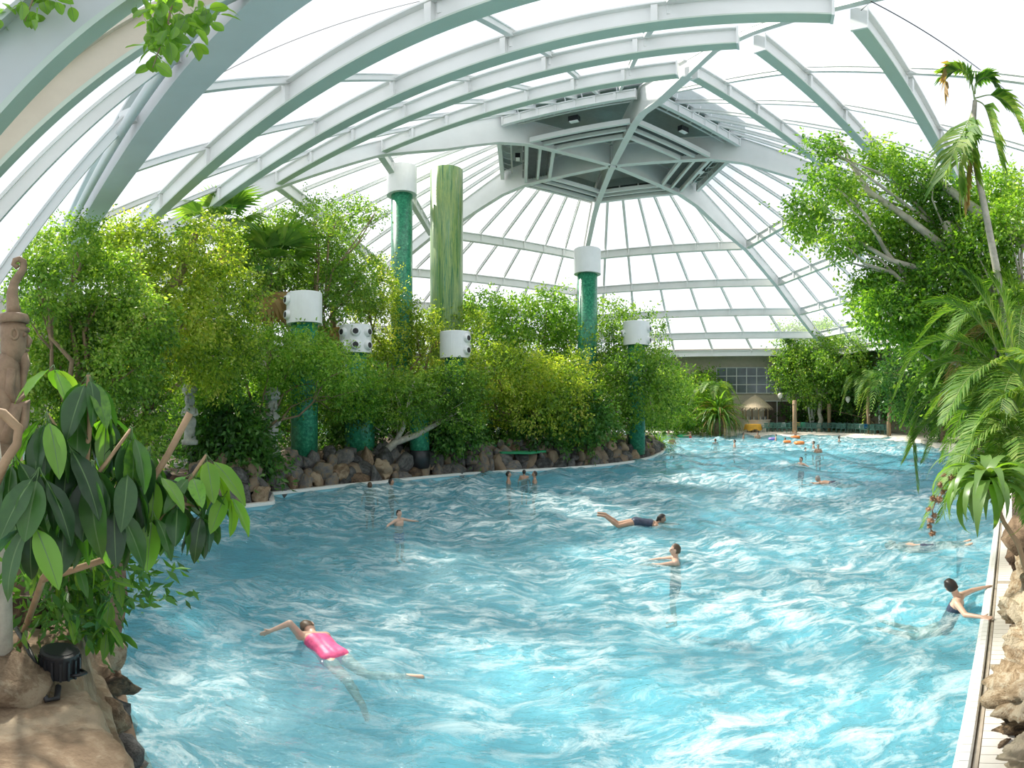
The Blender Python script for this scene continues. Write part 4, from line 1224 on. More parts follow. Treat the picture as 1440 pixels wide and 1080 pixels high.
for ri, (ins, z, sz_) in enumerate(rows):
    s = 0.2 + ri * 0.13
    while s < cum[-1] - 0.1:
        sc = sz_ * rng.uniform(0.7, 1.35)
        warm = rng.rand() < 0.16
        zz = z * (0.72 if s > cum[-1] * 0.62 else 1.0)
        p = edge_at(s, ins + rng.uniform(-0.06, 0.12))
        p.z = zz + rng.uniform(-0.06, 0.06)
        obj('rock', (RBR if warm else RG)[rng.randint(4 if warm else 7)], wall, p - wo, tuple(rng.uniform(0, 6.28, 3)), (sc * 1.2, sc * rng.uniform(0.7, 1.0), sc * rng.uniform(0.6, 0.95)))
        s += sc * 1.2
# leaning slab and pale stub in the wall
p = at(608, 648, 0.55); obj('slab', RG[2], wall, p + Vector((0.1, 0.5, 0.0)) - wo, (0.3, 0.5, 0.4), (0.35, 0.28, 0.75))
p = at(578, 655, 0.5); obj('slab', RG[4], wall, p + Vector((0, 0.3, 0.0)) - wo, (0.0, 0.9, 0.5), (0.75, 0.25, 0.28))
# planted mound behind the wall
inn = [edge_at(s, 1.35) for s in np.linspace(0.3, cum[-1] - 0.8, 26)]
outp = [Vector((8.2, 34.5, 0)), Vector((5, 37.5, 0)), Vector((-8, 36, 0)), Vector((-16, 26, 0)), Vector((-15, 14, 0))]
o = MB().prism([(p.x, p.y) for p in inn + outp], 0.0, 0.80, 0, 0).build('mound', ['soil'])
tag(o, 'raised soil bed of the island behind the boulder wall', 'ground', kind='structure')
for i in range(46):                                    # loose stones on the bed
    p = edge_at(rng.uniform(0.5, cum[-1] - 1), rng.uniform(1.4, 2.2)); p.z = 0.84
    obj('rock', RG[rng.randint(7)], wall, p - wo, tuple(rng.uniform(0, 6.28, 3)), rng.uniform(0.12, 0.28))
lawn = MB().prism([(p.x, p.y) for p in (at(684, 633, 0.85), at(705, 636, 0.85), at(745, 636.5, 0.85), at(768, 634, 0.85), at(752, 626.5, 0.85), at(720, 624.5, 0.85), at(696, 626, 0.85))], 0.78, 0.87).build('mini_lawn', ['green_baize'])
tag(lawn, 'bright green artificial lawn strip on the island bed', 'lawn')

# foreground rock ledge at the left
U2, N2 = Vector((-0.803, 0.596)), Vector((0.596, 0.803))
nu, nv = 110, 90
us = np.linspace(0.2, 5.6, nu); vs_ = np.linspace(-2.0, 0.95, nv)
vv = []
for u in us:
    for v in vs_:
        x, y = U2.x * u + N2.x * v, U2.y * u + N2.y * v
        q = Vector((x, y, 0))
        n1 = mnoise.fractal(q * 1.1 + Vector((3, 1, 7)), 1.0, 2.0, 3)
        n2 = mnoise.fractal(q * 4.0 + Vector((9, 2, 1)), 0.9, 2.1, 4)
        vedge = 0.26 + 0.07 * n1 + (0.10 if u > 4.2 else 0)
        topz = 1.30 + 0.05 * n1 + 0.025 * n2 - 0.28 * max(0, min(1, (u - 3.5) / 0.8)) - 0.5 * max(0, u - 4.4)
        k = (v - vedge) / (0.30 + 0.03 * u)
        k = max(0.0, min(1.25, k))
        kk = k ** 1.4
        st = kk + 0.10 * math.sin(kk * 9) * (0 < kk < 1)
        z = topz - (topz + 0.25) * st + 0.05 * n2 * (0 < k < 1.2)
        vv.append((x + 0.03 * n2, y + 0.03 * n2, z))
ff = [(i * nv + j, i * nv + j + 1, (i + 1) * nv + j + 1, (i + 1) * nv + j) for i in range(nu - 1) for j in range(nv - 1)]
ledge = MB().add(vv, ff).build('rock_ledge', ['rock_brown'], smooth=True)
tag(ledge, 'flat-topped brown sandstone ledge carrying the black floodlight', 'rock')
def boulder(label, x, y, z, r, me, sq=(1, 0.9, 0.8), rot=(0.3, 0.2, 0.5), d=None):
    p = at(x, y, z) if d is None else atd(x, y, d)
    o = obj('boulder', me, None, p, rot, (r * sq[0], r * sq[1], r * sq[2]))
    return tag(o, label, 'rock')
boulder('rounded brown boulder on the ledge beside the pale trunk', 8, 950, 1.40, 0.30, RBR[1], (1, 0.9, 0.75))
boulder('pointed brown stone behind the ledge under the shrub', 42, 862, 1.35, 0.24, RBR[2], (1, 0.8, 0.95))
for i, (x, y, z, r) in enumerate([(150, 1010, 0.55, 0.2), (172, 1060, 0.2, 0.2), (160, 960, 0.35, 0.22), (165, 1000, 0.12, 0.18), (150, 920, 0.4, 0.25), (178, 1075, 0.05, 0.16)]):
    o = obj('facing_stone', RG[i % 7] if i % 2 else RBR[i % 4], ledge, at(x, y, z), (i, 2 * i, i * 0.7), (r, r * 0.7, r))
# floodlight with its cable
fp = at(84, 950, 1.36)
fl = thing('floodlight', 'black ribbed floodlight lying on the sandstone ledge', 'floodlight', fp, math.radians(8))
mb = MB(); mb.lathe([(0.075, -0.085), (0.10, -0.075), (0.105, 0.07), (0.11, 0.075), (0.11, 0.09), (0.09, 0.095)], 20, (0, 0, 0.09)); mb.build('housing', ['black_rubber'], fl)
MB().lathe([(0.088, 0), (0.088, 0.006)], 20, (0, 0, 0.183)).build('lens', ['dark_metal'], fl)
for i in range(16):
    a = 2 * PI * i / 16
    MB().box((0.108 * math.cos(a), 0.108 * math.sin(a), 0.085), (0.02, 0.012, 0.13), Matrix.Rotation(a, 3, 'Z')).build('fin', ['dark_metal'], fl)
MB().tube([(0.10, -0.03, 0.05), (0.15, -0.02, 0.07), (0.16, 0.03, 0.07), (0.11, 0.05, 0.06)], 0.012, 6).build('bracket', ['black_rubber'], fl, True)
cb = thing('cable', 'black cable running from the trunk to the floodlight', 'cable', fp)
MB().tube([p - fp for p in (at(20, 880, 1.45), at(36, 905, 1.5), at(48, 930, 1.47), at(56, 950, 1.42), at(60, 972, 1.36), at(66, 985, 1.34), at(80, 982, 1.34), at(82, 965, 1.36))], 0.017, 8).build('cord', ['black_rubber'], cb, True)

# boulders behind the right tiled edge
rb = thing('rock_border', 'row of pitted honey-coloured boulders behind the tiled pool edge', 'rocks', at(1432, 900, 0.1))
ro = rb.location.copy()
for i, (x, y, z, r, sq, me) in enumerate([(1416, 775, 0.35, 0.42, (1.1, 0.9, 1.0), RBR[0]), (1434, 822, 0.35, 0.46, (1, 1, 1), RWM[1]), (1440, 765, 0.6, 0.5, (1, 1, 1), RBR[3]), (1428, 868, 0.25, 0.34, (1, 1, 0.9), RWM[0]),
        (1424, 905, 0.2, 0.24, (1, 0.8, 0.8), RG[1]), (1444, 900, 0.5, 0.5, (1, 1, 1), RWM[2]), (1418, 962, 0.28, 0.36, (1, 0.8, 1.0), RWM[3]), (1446, 965, 0.5, 0.42, (1, 1, 1), RWM[0]),
        (1436, 1015, 0.18, 0.26, (1, 0.8, 1), RWM[1]), (1410, 1045, 0.09, 0.06, (1.4, 0.8, 0.5), RBR[1]), (1448, 1060, 0.2, 0.30, (1, 1, 0.8), RWM[2]), (1420, 890, 0.12, 0.14, (1, 1, 0.8), RBR[2]), (1425, 835, 0.15, 0.16, (1, 1, 0.8), RBR[1])]):
    p = at(x, y, z)
    n_ = Vector((RU.y, -RU.x, 0))
    perp = (Vector((p.x, p.y, 0)) - Vector((R0.x, R0.y, 0))).dot(n_)
    need = 0.36 + r * sq[0] * 0.75
    if perp < need and r > 0.1: p += n_ * (need - perp) * 0.85
    obj('rock', me, rb, p - ro, (i * 1.3, i * 0.7, i * 2.1), (r * sq[0], r * sq[1], r * sq[2]))

# ------------------------------------------------------------------ duct columns with printed jungle film
def column(label, x, y_top, y_capbot, D, r, cap_r, clad='clad_leaf', cap=True, nozzles=(), base_z=0.1, dark_base=0.0):
    p = atd(x, CY, D); ztop = atd(x, y_top, D).z; zc = atd(x, y_capbot, D).z
    t = thing('duct_column', label, 'column', (p.x, p.y, base_z))
    b = 0.0
    if dark_base:
        MB().lathe([(r * 1.06, 0), (r * 1.06, dark_base), (r, dark_base + 0.02)], 28).build('base', ['dark_metal'], t, True); b = dark_base
    shaft_top = (zc if cap else ztop) - base_z
    s = MB().lathe([(r, b), (r, shaft_top)], 32).build('shaft', [clad], t, True)
    for f in s.data.polygons:
        if len(f.vertices) > 4: f.use_smooth = False
    if cap:
        h0, h1 = zc - base_z, ztop - base_z
        c = MB().lathe([(r * 0.9, h0), (cap_r, h0), (cap_r, h1 - 0.03), (cap_r - 0.03, h1), (0.01, h1)], 40).build('cap', ['white_plastic'], t)
        az0 = math.atan2(-p.y, -p.x)          # towards the pool corner
        for (a, v) in nozzles:
            d = Vector((math.cos(az0 + a), math.sin(az0 + a), 0))
            c0 = d * cap_r * 0.97 + Vector((0, 0, h0 + (h1 - h0) * v))
            rt = d.to_track_quat('Z', 'Y').to_matrix()
            nz = MB().lathe([(0.20, -0.02), (0.20, 0.05), (0.16, 0.09), (0.15, 0.13), (0.115, 0.13)], 18, c0, 0, rt, False).build('nozzle', ['white_plastic'], c, True)
            MB().lathe([(0.118, 0.128), (0.10, 0.135), (0.02, 0.136)], 16, c0, 0, rt).build('nozzle_hole', ['black_rubber'], c)
    return t
two = [(-1.0, 0.75), (-1.0, 0.27)]
column('tall slim leaf-printed column with plain white cap beside the bamboo column', 565, 236, 275, 25, 0.53, 0.74)
column('thick bamboo-printed column without a cap', 628, 241, 275, 26.5, 0.86, 0.86, 'clad_bamboo', False)
column('slim leaf-printed column with plain white cap on the island point', 826, 351, 386, 28, 0.55, 0.74, base_z=0.7)
column('short green column whose white cap shows two nozzles, nearest the stone statues', 428, 413, 456, 18.8, 0.50, 0.665, nozzles=[(-1.15, 0.75), (-1.15, 0.27), (0.9 + PI / 2, 0.5)], base_z=0.5)
column('short green column whose white cap is ringed with six nozzles', 500, 458, 497, 20.4, 0.44, 0.64, nozzles=[(a, v) for a in (-0.85, 0.0, 0.85) for v in (0.72, 0.25)], base_z=0.5, dark_base=0.3)
column('short green column with nozzles on the right of its cap, behind the white-barked tree', 640, 467, 504, 22.0, 0.46, 0.665, nozzles=[(0.85, 0.72), (0.85, 0.27), (2.2, 0.5)], base_z=0.4, dark_base=0.9)
column('short column at the island tip whose cap has nozzles at both sides', 895, 453, 486, 27, 0.46, 0.70, nozzles=[(1.15, 0.68), (1.15, 0.2), (-1.3, 0.5)], base_z=0.3)
column('half-hidden green column among the feather palms', 510, 545, 560, 20.5, 0.5, 0.7, cap=False, base_z=0.4)
column('low green column in the shade behind the white-barked tree', 590, 575, 590, 20.5, 0.4, 0.7, cap=False, base_z=0.4, dark_base=0.7)

# ------------------------------------------------------------------ carved figures
def totem():
    D = 6.4
    p = atd(14, CY, D); gz = 0.25
    t = thing('totem', 'carved wooden totem of a crouching bearded figure with a curled crest', 'statue', (p.x, p.y, gz))
    az = math.atan2(p.x, p.y)
    s = D / F
    R = Matrix.Rotation(-az, 3, 'Z')                       # local x runs to the right as seen from the pool corner
    def L(x, y, dy=0.0):                                   # pixel offset to local metres
        return R @ Vector(((x - 14) * s, dy, atd(14, y, D).z - gz))
    def T(name, pts, rad, parent=t, n=12): return MB().tube(pts, rad, n).build(name, ['wood_carved'], parent, True)
    T('post', [L(10, 900), L(10, 700), L(10, 640)], [0.24, 0.23, 0.20])
    T('torso', [L(10, 660), L(9, 610), L(9, 560), L(11, 515), L(14, 500)], [0.20, 0.19, 0.19, 0.17, 0.13])
    h = MB()
    h.tube([L(18, 512), L(19, 495), L(19, 470), L(18, 455)], [0.11, 0.165, 0.175, 0.165], 14)
    hd = h.build('head', ['wood_carved'], t, True)
    T('beard', [L(31, 498, -0.02), L(35, 512, -0.02), L(33, 530, -0.02), L(30, 560, -0.02)], [0.075, 0.07, 0.045, 0.03], hd, 8)
    T('nose', [L(34, 468, 0), L(41, 480, 0), L(38, 488, 0)], [0.03, 0.05, 0.035], hd, 8)
    T('brow', [L(26, 465, -0.13), L(36, 464, -0.08), L(39, 464, 0.03)], 0.035, hd, 8)
    T('eye', [L(33, 472, -0.12), L(35, 473, -0.10)], 0.03, hd, 8)
    for i in range(1):
        pts = [L(20 + 5 * math.sin(a), 472 - 7 * math.cos(a), -0.17) for a in np.linspace(0, 2 * PI, 14)]
        T('ear', pts, 0.022, hd, 6)
    T('mouth', [L(34, 491, -0.05), L(40, 493, 0.0)], 0.022, hd, 6)
    MB().lathe([(0.20, 0), (0.215, 0.04), (0.19, 0.11), (0.12, 0.13)], 20, L(18, 455)).build('headband', ['wood_carved'], t, True)
    c = [L(20, 448), L(18, 430), L(17, 412), L(20, 398), L(28, 386), L(33, 377), L(33, 368), L(27, 364), L(21, 366), L(19, 372), L(23, 376), L(26, 373)]
    T('crest', c, [0.10, 0.085, 0.075, 0.06, 0.055, 0.05, 0.045, 0.042, 0.038, 0.034, 0.03, 0.026])
    for sy in (-1, 1):
        T('arm', [L(16, 520, sy * 0.14), L(13, 550, sy * 0.17), L(20, 568, sy * 0.17), L(36, 552, sy * 0.05)], [0.065, 0.06, 0.05, 0.04])
        T('leg', [L(8, 620, sy * 0.12), L(24, 570, sy * 0.16), L(35, 566, sy * 0.15), L(34, 590, sy * 0.13), L(28, 620, sy * 0.11)], [0.10, 0.085, 0.075, 0.06, 0.055])
totem()
def stone_figure(label, x, y0, y1, D, face):
    p = atd(x, CY, D); zt = atd(x, y0, D).z; zb = atd(x, y1, D).z
    t = thing('stone_figure', label, 'statue', (p.x, p.y, zb)); H = zt - zb
    k = H / 1.9
    MB().lathe([(0.26 * k, 0), (0.26 * k, 0.14 * k), (0.2 * k, 0.16 * k), (0.17 * k, 0.5 * k), (0.2 * k, 0.62 * k), (0.21 * k, 0.75 * k), (0.16 * k, 0.85 * k)], 16).build('plinth', ['stone_carved'], t, True)
    MB().lathe([(0.15 * k, 0.82 * k), (0.20 * k, 0.95 * k), (0.21 * k, 1.1 * k), (0.13 * k, 1.22 * k)], 14).build('torso', ['stone_carved'], t, True)
    hd = MB().lathe([(0.08 * k, 1.18 * k), (0.15 * k, 1.28 * k), (0.17 * k, 1.42 * k), (0.15 * k, 1.56 * k)], 14).build('head', ['stone_carved'], t, True)
    f = Vector((math.cos(face), math.sin(face), 0)); s = Vector((-f.y, f.x, 0))
    MB().tube([f * 0.15 * k + Vector((0, 0, 1.45 * k)), f * 0.22 * k + Vector((0, 0, 1.36 * k)), f * 0.16 * k + Vector((0, 0, 1.33 * k))], 0.03 * k, 8).build('nose', ['stone_carved'], hd, True)
    MB().tube([f * 0.14 * k + Vector((0, 0, 1.28 * k)), f * 0.18 * k + Vector((0, 0, 1.15 * k)), f * 0.15 * k + Vector((0, 0, 1.0 * k))], [0.06 * k, 0.05 * k, 0.02 * k], 8).build('beard', ['stone_carved'], hd, True)
    for e in (-1, 1):
        MB().tube([s * e * 0.2 * k + Vector((0, 0, 1.12 * k)), s * e * 0.26 * k + Vector((0, 0, 0.95 * k)), f * 0.2 * k + s * e * 0.1 * k + Vector((0, 0, 0.88 * k))], 0.05 * k, 8).build('arm', ['stone_carved'], t, True)
    MB().lathe([(0.15 * k, 1.55 * k), (0.24 * k, 1.58 * k), (0.24 * k, 1.63 * k), (0.20 * k, 1.66 * k), (0.25 * k, 1.70 * k), (0.25 * k, 1.76 * k), (0.19 * k, 1.8 * k), (0.19 * k, 1.9 * k)], 18).build('capital', ['stone_carved'], t, True)
stone_figure('grey carved stone figure beside the short nozzle column', 382, 545, 640, 17.7, -0.6)
stone_figure('grey carved stone figure nearer the plank stairs', 267, 540, 625, 15.5, -1.4)

# timber pergola and steps behind the statues
pg = thing('pergola', 'cream timber pergola in the shade behind the stone figures', 'pergola', atd(330, CY, 24).xy.to_3d() + Vector((0, 0, 0.7)))
po = pg.location.copy()
for x in (228, 315, 412):
    q = atd(x, CY, 24)
    MB().box(Vector((q.x, q.y, 0)) - po.xy.to_3d() + Vector((0, 0, 1.5)), (0.22, 0.22, 3.0)).build('post', ['beige_wall'], pg)
a, b = atd(215, CY, 24), atd(430, CY, 24)
MB().beam(Vector((a.x, a.y, 3.7)) - po, Vector((b.x, b.y, 3.7)) - po, 0.16, 0.26).build('beam', ['beige_wall'], pg)
MB().beam(Vector((a.x, a.y, 1.9)) - po, Vector((b.x, b.y, 1.9)) - po, 0.06, 0.5).build('rail_board', ['timber'], pg)
stp = thing('plank_stairs', 'grey stairs climbing behind the foremost stone figure', 'stairs', atd(238, CY, 16.5).xy.to_3d() + Vector((0, 0, 0.1)))
for i in range(7):
    MB().box((0.10 * i, 0.28 * i, 0.2 + 0.19 * i), (1.5, 0.30, 0.16)).build('step', ['stone_carved'], stp)
for sx in (-0.8, 0.8):
    MB().tube([(sx, 0, 0.1), (sx, 0, 1.2), (sx + 0.65, 1.8, 2.35), (sx + 0.65, 1.8, 1.2)], 0.03, 6).build('handrail', ['dark_metal'], stp)

# ------------------------------------------------------------------ far terrace: kiosk, chairs, posts, windows
GZ = 0.25
def far(x, D): 
    p = atd(x, CY, D); return Vector((p.x, p.y, GZ))
kp = far(1062, 51)
kk = thing('thatched_kiosk', 'round bar kiosk with a ragged straw thatch roof', 'kiosk', kp)
ez, az_ = 2.35, 3.65
MB().lathe([(1.72, ez), (1.0, ez + 0.62), (0.45, ez + 1.02), (0.06, az_ - 0.1), (0.02, az_)], 22, cap=False).build('thatch_roof', ['thatch'], kk)
rgk = np.random.RandomState(3); fr = MB()
for i in range(90):
    a = 2 * PI * i / 90; d = Vector((math.cos(a), math.sin(a), 0)); s = Vector((-d.y, d.x, 0)) * 0.06
    c = d * 1.6 + Vector((0, 0, ez + 0.1)); e = d * (1.8 + rgk.uniform(0, 0.12)) + Vector((0, 0, ez - rgk.uniform(0.1, 0.35)))
    fr.add([c - s, c + s, e + s * 0.4, e - s * 0.4], [(0, 1, 2, 3)])
fr.build('thatch_fringe', ['thatch'], kk)
for i in range(6):
    a = 2 * PI * i / 6 + 0.3
    MB().lathe([(0.07, 0), (0.06, ez + 0.3)], 8, (1.3 * math.cos(a), 1.3 * math.sin(a), 0)).build('post', ['timber'], kk)
MB().lathe([(1.5, 0), (1.5, 1.05), (1.62, 1.07), (1.62, 1.13), (0.8, 1.13)], 24).build('counter', ['sand_tile'], kk)
for i in range(9):
    a = -PI / 2 + (i - 4) * 0.3
    MB().lathe([(0.05, 1.13), (0.05, 1.35), (0.02, 1.4), (0.02, 1.48)], 8, (1.1 * math.cos(a), 1.1 * math.sin(a), 0)).build('bottle', ['glass_dark' if i % 2 else 'white_plastic'], kk)
# yellow cover on a table
yt = thing('covered_table', 'table under a yellow-orange cloth in front of the kiosk', 'table', far(1059, 48.6))
def drape(r, h, seed, mat, parent, name, ax=1.0):
    mb = MB(); n = 28; vs = [(0, 0, h)]
    for k, (rr_, zz) in enumerate([(0.6, h), (1.0, h - 0.02), (1.06, h * 0.6), (1.1, h * 0.3)]):
        for i in range(n):
            a = 2 * PI * i / n
            w = 1 + (0.06 * math.sin(a * 7 + seed) if k >= 2 else 0)
            vs.append((r * rr_ * w * math.cos(a) * ax, r * rr_ * w * math.sin(a), zz - (0.08 * math.sin(a * 5 + seed) if k == 3 else 0)))
    fs = [(0, 1 + i, 1 + (i + 1) % n) for i in range(n)]
    for k in range(3):
        for i in range(n):
            fs.append((1 + k * n + i, 1 + (k + 1) * n + i, 1 + (k + 1) * n + (i + 1) % n, 1 + k * n + (i + 1) % n))
    return mb.add(vs, fs).build(name, [mat], parent, True)
drape(0.75, 0.78, 1, 'orange_cloth', yt, 'cloth', 1.05)
for sx in (-0.4, 0.4):
    for sy in (-0.4, 0.4):
        MB().box((sx, sy, 0.37), (0.05, 0.05, 0.74)).build('leg', ['dark_metal'], yt)

chair_parts = {}
mb = MB(); mb.box((0, 0, 0.42), (0.46, 0.44, 0.035)); mb.box((0, -0.215, 0.40), (0.46, 0.02, 0.06)); chair_parts['seat'] = mb.mesh('seat', ['chair_green'])
mb = MB()
for i in range(5): mb.box((-0.16 + 0.08 * i, 0.23, 0.66), (0.055, 0.02, 0.36), Matrix.Rotation(-0.16, 3, 'X'))
mb.box((0, 0.265, 0.86), (0.46, 0.03, 0.07)); mb.box((0, 0.20, 0.48), (0.44, 0.03, 0.05)); chair_parts['backrest'] = mb.mesh('backrest', ['chair_green'])
mb = MB(); mb.tube([(0, 0.25, 0.66), (0, 0, 0.65), (0, -0.2, 0.64), (0, -0.215, 0.42)], 0.024, 6); chair_parts['armrest'] = mb.mesh('armrest', ['chair_green'])
mb = MB(); mb.tube([(0, 0, 0), (0, 0, 0.42)], [0.018, 0.03], 6); chair_parts['leg'] = mb.mesh('leg', ['chair_green'])
def chair(p, rz, label, group):
    t = thing('garden_chair', label, 'chair', p, rz, group)
    obj('seat', chair_parts['seat'], t); obj('backrest', chair_parts['backrest'], t)
    for s in (-1, 1):
        obj('armrest', chair_parts['armrest'], t, (s * 0.235, 0, 0))
        obj('leg', chair_parts['leg'], t, (s * 0.2, -0.19, 0)); obj('leg', chair_parts['leg'], t, (s * 0.2, 0.2, 0))
    return t
rg = np.random.RandomState(8)
cs = []
for i in range(26):
    x = 1076 + i * 6.9; D = 48.3 + 0.4 * math.sin(i * 1.1) - 4.6 * max(0, (x - 1170) / 80)
    chair(far(x, D), math.atan2(-far(x, D).x, far(x, D).y) + PI + rg.uniform(-0.5, 0.5), 'dark green plastic garden chair in the front row facing the pool', 'front row of terrace chairs'); cs.append((x, D))
for i in range(22):
    x = 1080 + i * 7.7; D = 50.3 + rg.uniform(-0.2, 0.2) - 5.2 * max(0, (x - 1165) / 80)
    chair(far(x, D), math.atan2(-far(x, D).x, far(x, D).y) + rg.uniform(-0.5, 0.5), 'dark green plastic garden chair in the row behind, backs to the building', 'back row of terrace chairs')
def towel(label, x, D, mat, h=0.9):
    p = far(x, D); t = thing('towel', label, 'towel', p + Vector((0, 0.27, 0)))
    mb = MB(); n = 8
    vs = []
    for i in range(n + 1):
        t_ = i / n; z = h - abs(t_ - 0.5) * 0.75; y = (t_ - 0.5) * 0.12
        for k in range(5): vs.append((-0.22 + 0.11 * k, y + 0.012 * math.sin(k * 2 + i), z + 0.01 * math.sin(k * 3)))
    fs = [(i * 5 + k, i * 5 + k + 1, (i + 1) * 5 + k + 1, (i + 1) * 5 + k) for i in range(n) for k in range(4)]
    mb.add(vs, fs).build('cloth', [mat], t, True)
towel('white towel over a chair back near the kiosk', cs[4][0], cs[4][1], 'white_plastic'); towel('pale yellow towel over a chair back by the wooden post', cs[7][0], cs[7][1], 'orange_cloth'); towel('green towel over a chair back', cs[8][0], cs[8][1], 'float_green')
towel('blue towel over a chair back towards the palms', cs[21][0], cs[21][1], 'suit_blue'); towel('white towel over a chair back towards the palms', cs[20][0], cs[20][1], 'white_plastic')
for lab, x, D, h, r in [('rough wooden post standing among the front chairs', 1117.5, 47.3, 3.0, 0.21), ('rough wooden post under the terrace tree', 1166, 49.3, 2.7, 0.2)]:
    t = thing('wooden_post', lab, 'post', far(x, D))
    MB().lathe([(r, 0), (r * 0.92, h * 0.5), (r, h), (r * 0.6, h + 0.05)], 12).build('shaft', ['bark_tan'], t, True)
    MB().lathe([(r * 1.12, h - 0.35), (r * 1.12, h - 0.28)], 12).build('rope_band', ['timber'], t, True)
t = thing('white_post', 'slim white post between the palms at the end of the terrace', 'post', far(1237, 46.8))
MB().lathe([(0.14, 0), (0.12, 0.1), (0.12, 2.7), (0.16, 2.75)], 12).build('shaft', ['white_plastic'], t, True)
for lab, x, y, D in [('pale hanging lantern under the terrace tree', 1192.5, 562, 47.5), ('pale round lantern near the kiosk roof', 1097, 557, 49)]:
    c = atd(x, y, D); t = thing('lantern', lab, 'lamp', c)
    MB().lathe([(0.02, -0.32), (0.2, -0.1), (0.26, 0.12), (0.16, 0.26), (0.05, 0.3)], 12).build('shade', ['sand_tile'], t, True)
    MB().tube([(0, 0, 0.3), (0, 0, HH[5] - c.z)], 0.012, 5).build('cord', ['dark_metal'], t)

# upper windows in the back wall, below them an opening whose shade is painted dark
rw = Matrix.Rotation(math.atan2(wd.y, wd.x), 3, 'Z')
def window(name, label, x0, x1, y0, y1, cols, rows_, pane):
    p0_, t0 = wall_hit(x0); p1_, t1 = wall_hit(x1)
    za, zb = CAMZ + (CY - y1) / F * (t0 + t1) / 2, CAMZ + (CY - y0) / F * (t0 + t1) / 2
    c = (p0_ + p1_) / 2; c.z = (za + zb) / 2
    w, h = (p1_ - p0_).length, zb - za
    t = thing(name, label, 'window', c, math.atan2(wd.y, wd.x), kind='structure')
    MB().box((0, 0, 0), (w, 0.10, h)).build('recess', ['interior_shade'], t)
    sgn = -1
    for i in range(cols + 1):
        MB().box((-w / 2 + w * i / cols, -0.12, 0), (0.09, 0.12, h + 0.09)).build('mullion', ['white_steel'], t)
    for k in range(rows_ + 1):
        MB().box((0, -0.12, -h / 2 + h * k / rows_), (w, 0.10, 0.08)).build('transom', ['white_steel'], t)
    for i in range(cols):
        for k in range(rows_):
            MB().box((-w / 2 + w * (i + 0.5) / cols, -0.08, -h / 2 + h * (k + 0.5) / rows_), (w / cols - 0.09, 0.03, h / rows_ - 0.08)).build('pane', [pane], t)
    return t
window('window_1', 'grid of upper-floor windows in the back wall above the kiosk', 1008, 1135, 517, 553, 9, 3, 'glass_dark')
window('window_2', 'dark panel painted as the shaded opening below the beige band, behind the terrace', 1074, 1205, 564, 604, 7, 1, 'interior_shade')
# ------------------------------------------------------------------ people
def capsule(mb, a, b, ra, rb, n=12):
    a, b = Vector(a), Vector(b)
    d = b - a
    if d.length < 1e-5: d = Vector((0, 0, 1e-4))
    u = d.normalized()
    path, rad = [], []
    for q in (0.02, 0.35, 0.7, 0.92): path.append(a - u * ra * math.sqrt(max(0, 1 - q * q))); rad.append(ra * q)
    path += [a, a.lerp(b, 0.5), b]; rad += [ra, (ra + rb) / 2, rb]
    for q in (0.92, 0.7, 0.35, 0.02): path.append(b + u * rb * math.sqrt(max(0, 1 - q * q))); rad.append(rb * q)
    # keep the stations in order along the axis
    mb.tube(path, rad, n)
def ellipsoid(mb, c, M, n=16):
    prof = [(math.sin(t) if 0 < t < PI else 0.02, -math.cos(t)) for t in np.linspace(0.08, PI - 0.08, 11)]
    vs, fs = [], []
    for r, z in prof:
        for k in range(n):
            a = 2 * PI * k / n
            vs.append(Vector(c) + M @ Vector((r * math.cos(a), r * math.sin(a), z)))
    for i in range(len(prof) - 1):
        for k in range(n):
            fs.append((i * n + k, i * n + (k + 1) % n, (i + 1) * n + (k + 1) % n, (i + 1) * n + k))
    fs += [tuple(range(n - 1, -1, -1)), tuple(range((len(prof) - 1) * n, len(prof) * n))]
    mb.add(vs, fs)
def remeshed(mb, name, mat, voxel, parent, smooth=4):
    me = mb.mesh('tmp', [mat])
    o = bpy.data.objects.new('tmp', me); COL.objects.link(o)
    m = o.modifiers.new('r', 'REMESH'); m.mode = 'VOXEL'; m.voxel_size = voxel; m.use_smooth_shade = True
    s = o.modifiers.new('s', 'SMOOTH'); s.factor = 0.5; s.iterations = smooth
    bpy.context.view_layer.update()
    dg = bpy.context.evaluated_depsgraph_get()
    out = bpy.data.meshes.new_from_object(o.evaluated_get(dg))
    bpy.data.objects.remove(o); bpy.data.meshes.remove(me)
    out.name = name
    out.materials.clear(); out.materials.append(MATS[mat])
    return obj(name, out, parent)

def fix(J, s):
    """keep every limb at its human length, whatever the pose"""
    for S in 'LR':
        for chain in ((('sh', 'el', 0.29), ('el', 'wr', 0.25)), (('hi', 'kn', 0.43), ('kn', 'an', 0.41), ('an', 'to', 0.17))):
            mv = Vector((0, 0, 0))
            for a, b, L in chain:
                d = (J[b + S] - (J[a + S] - mv)) if False else (J[b + S] - J[a + S])
                d = d.normalized() if d.length > 1e-4 else Vector((0, 0, -1))
                J['_' + b + S] = J.get('_' + a + S, J[a + S]) + d * L * s
        for k in ('el', 'wr', 'kn', 'an', 'to'):
            J[k + S] = J.pop('_' + k + S)
    return J

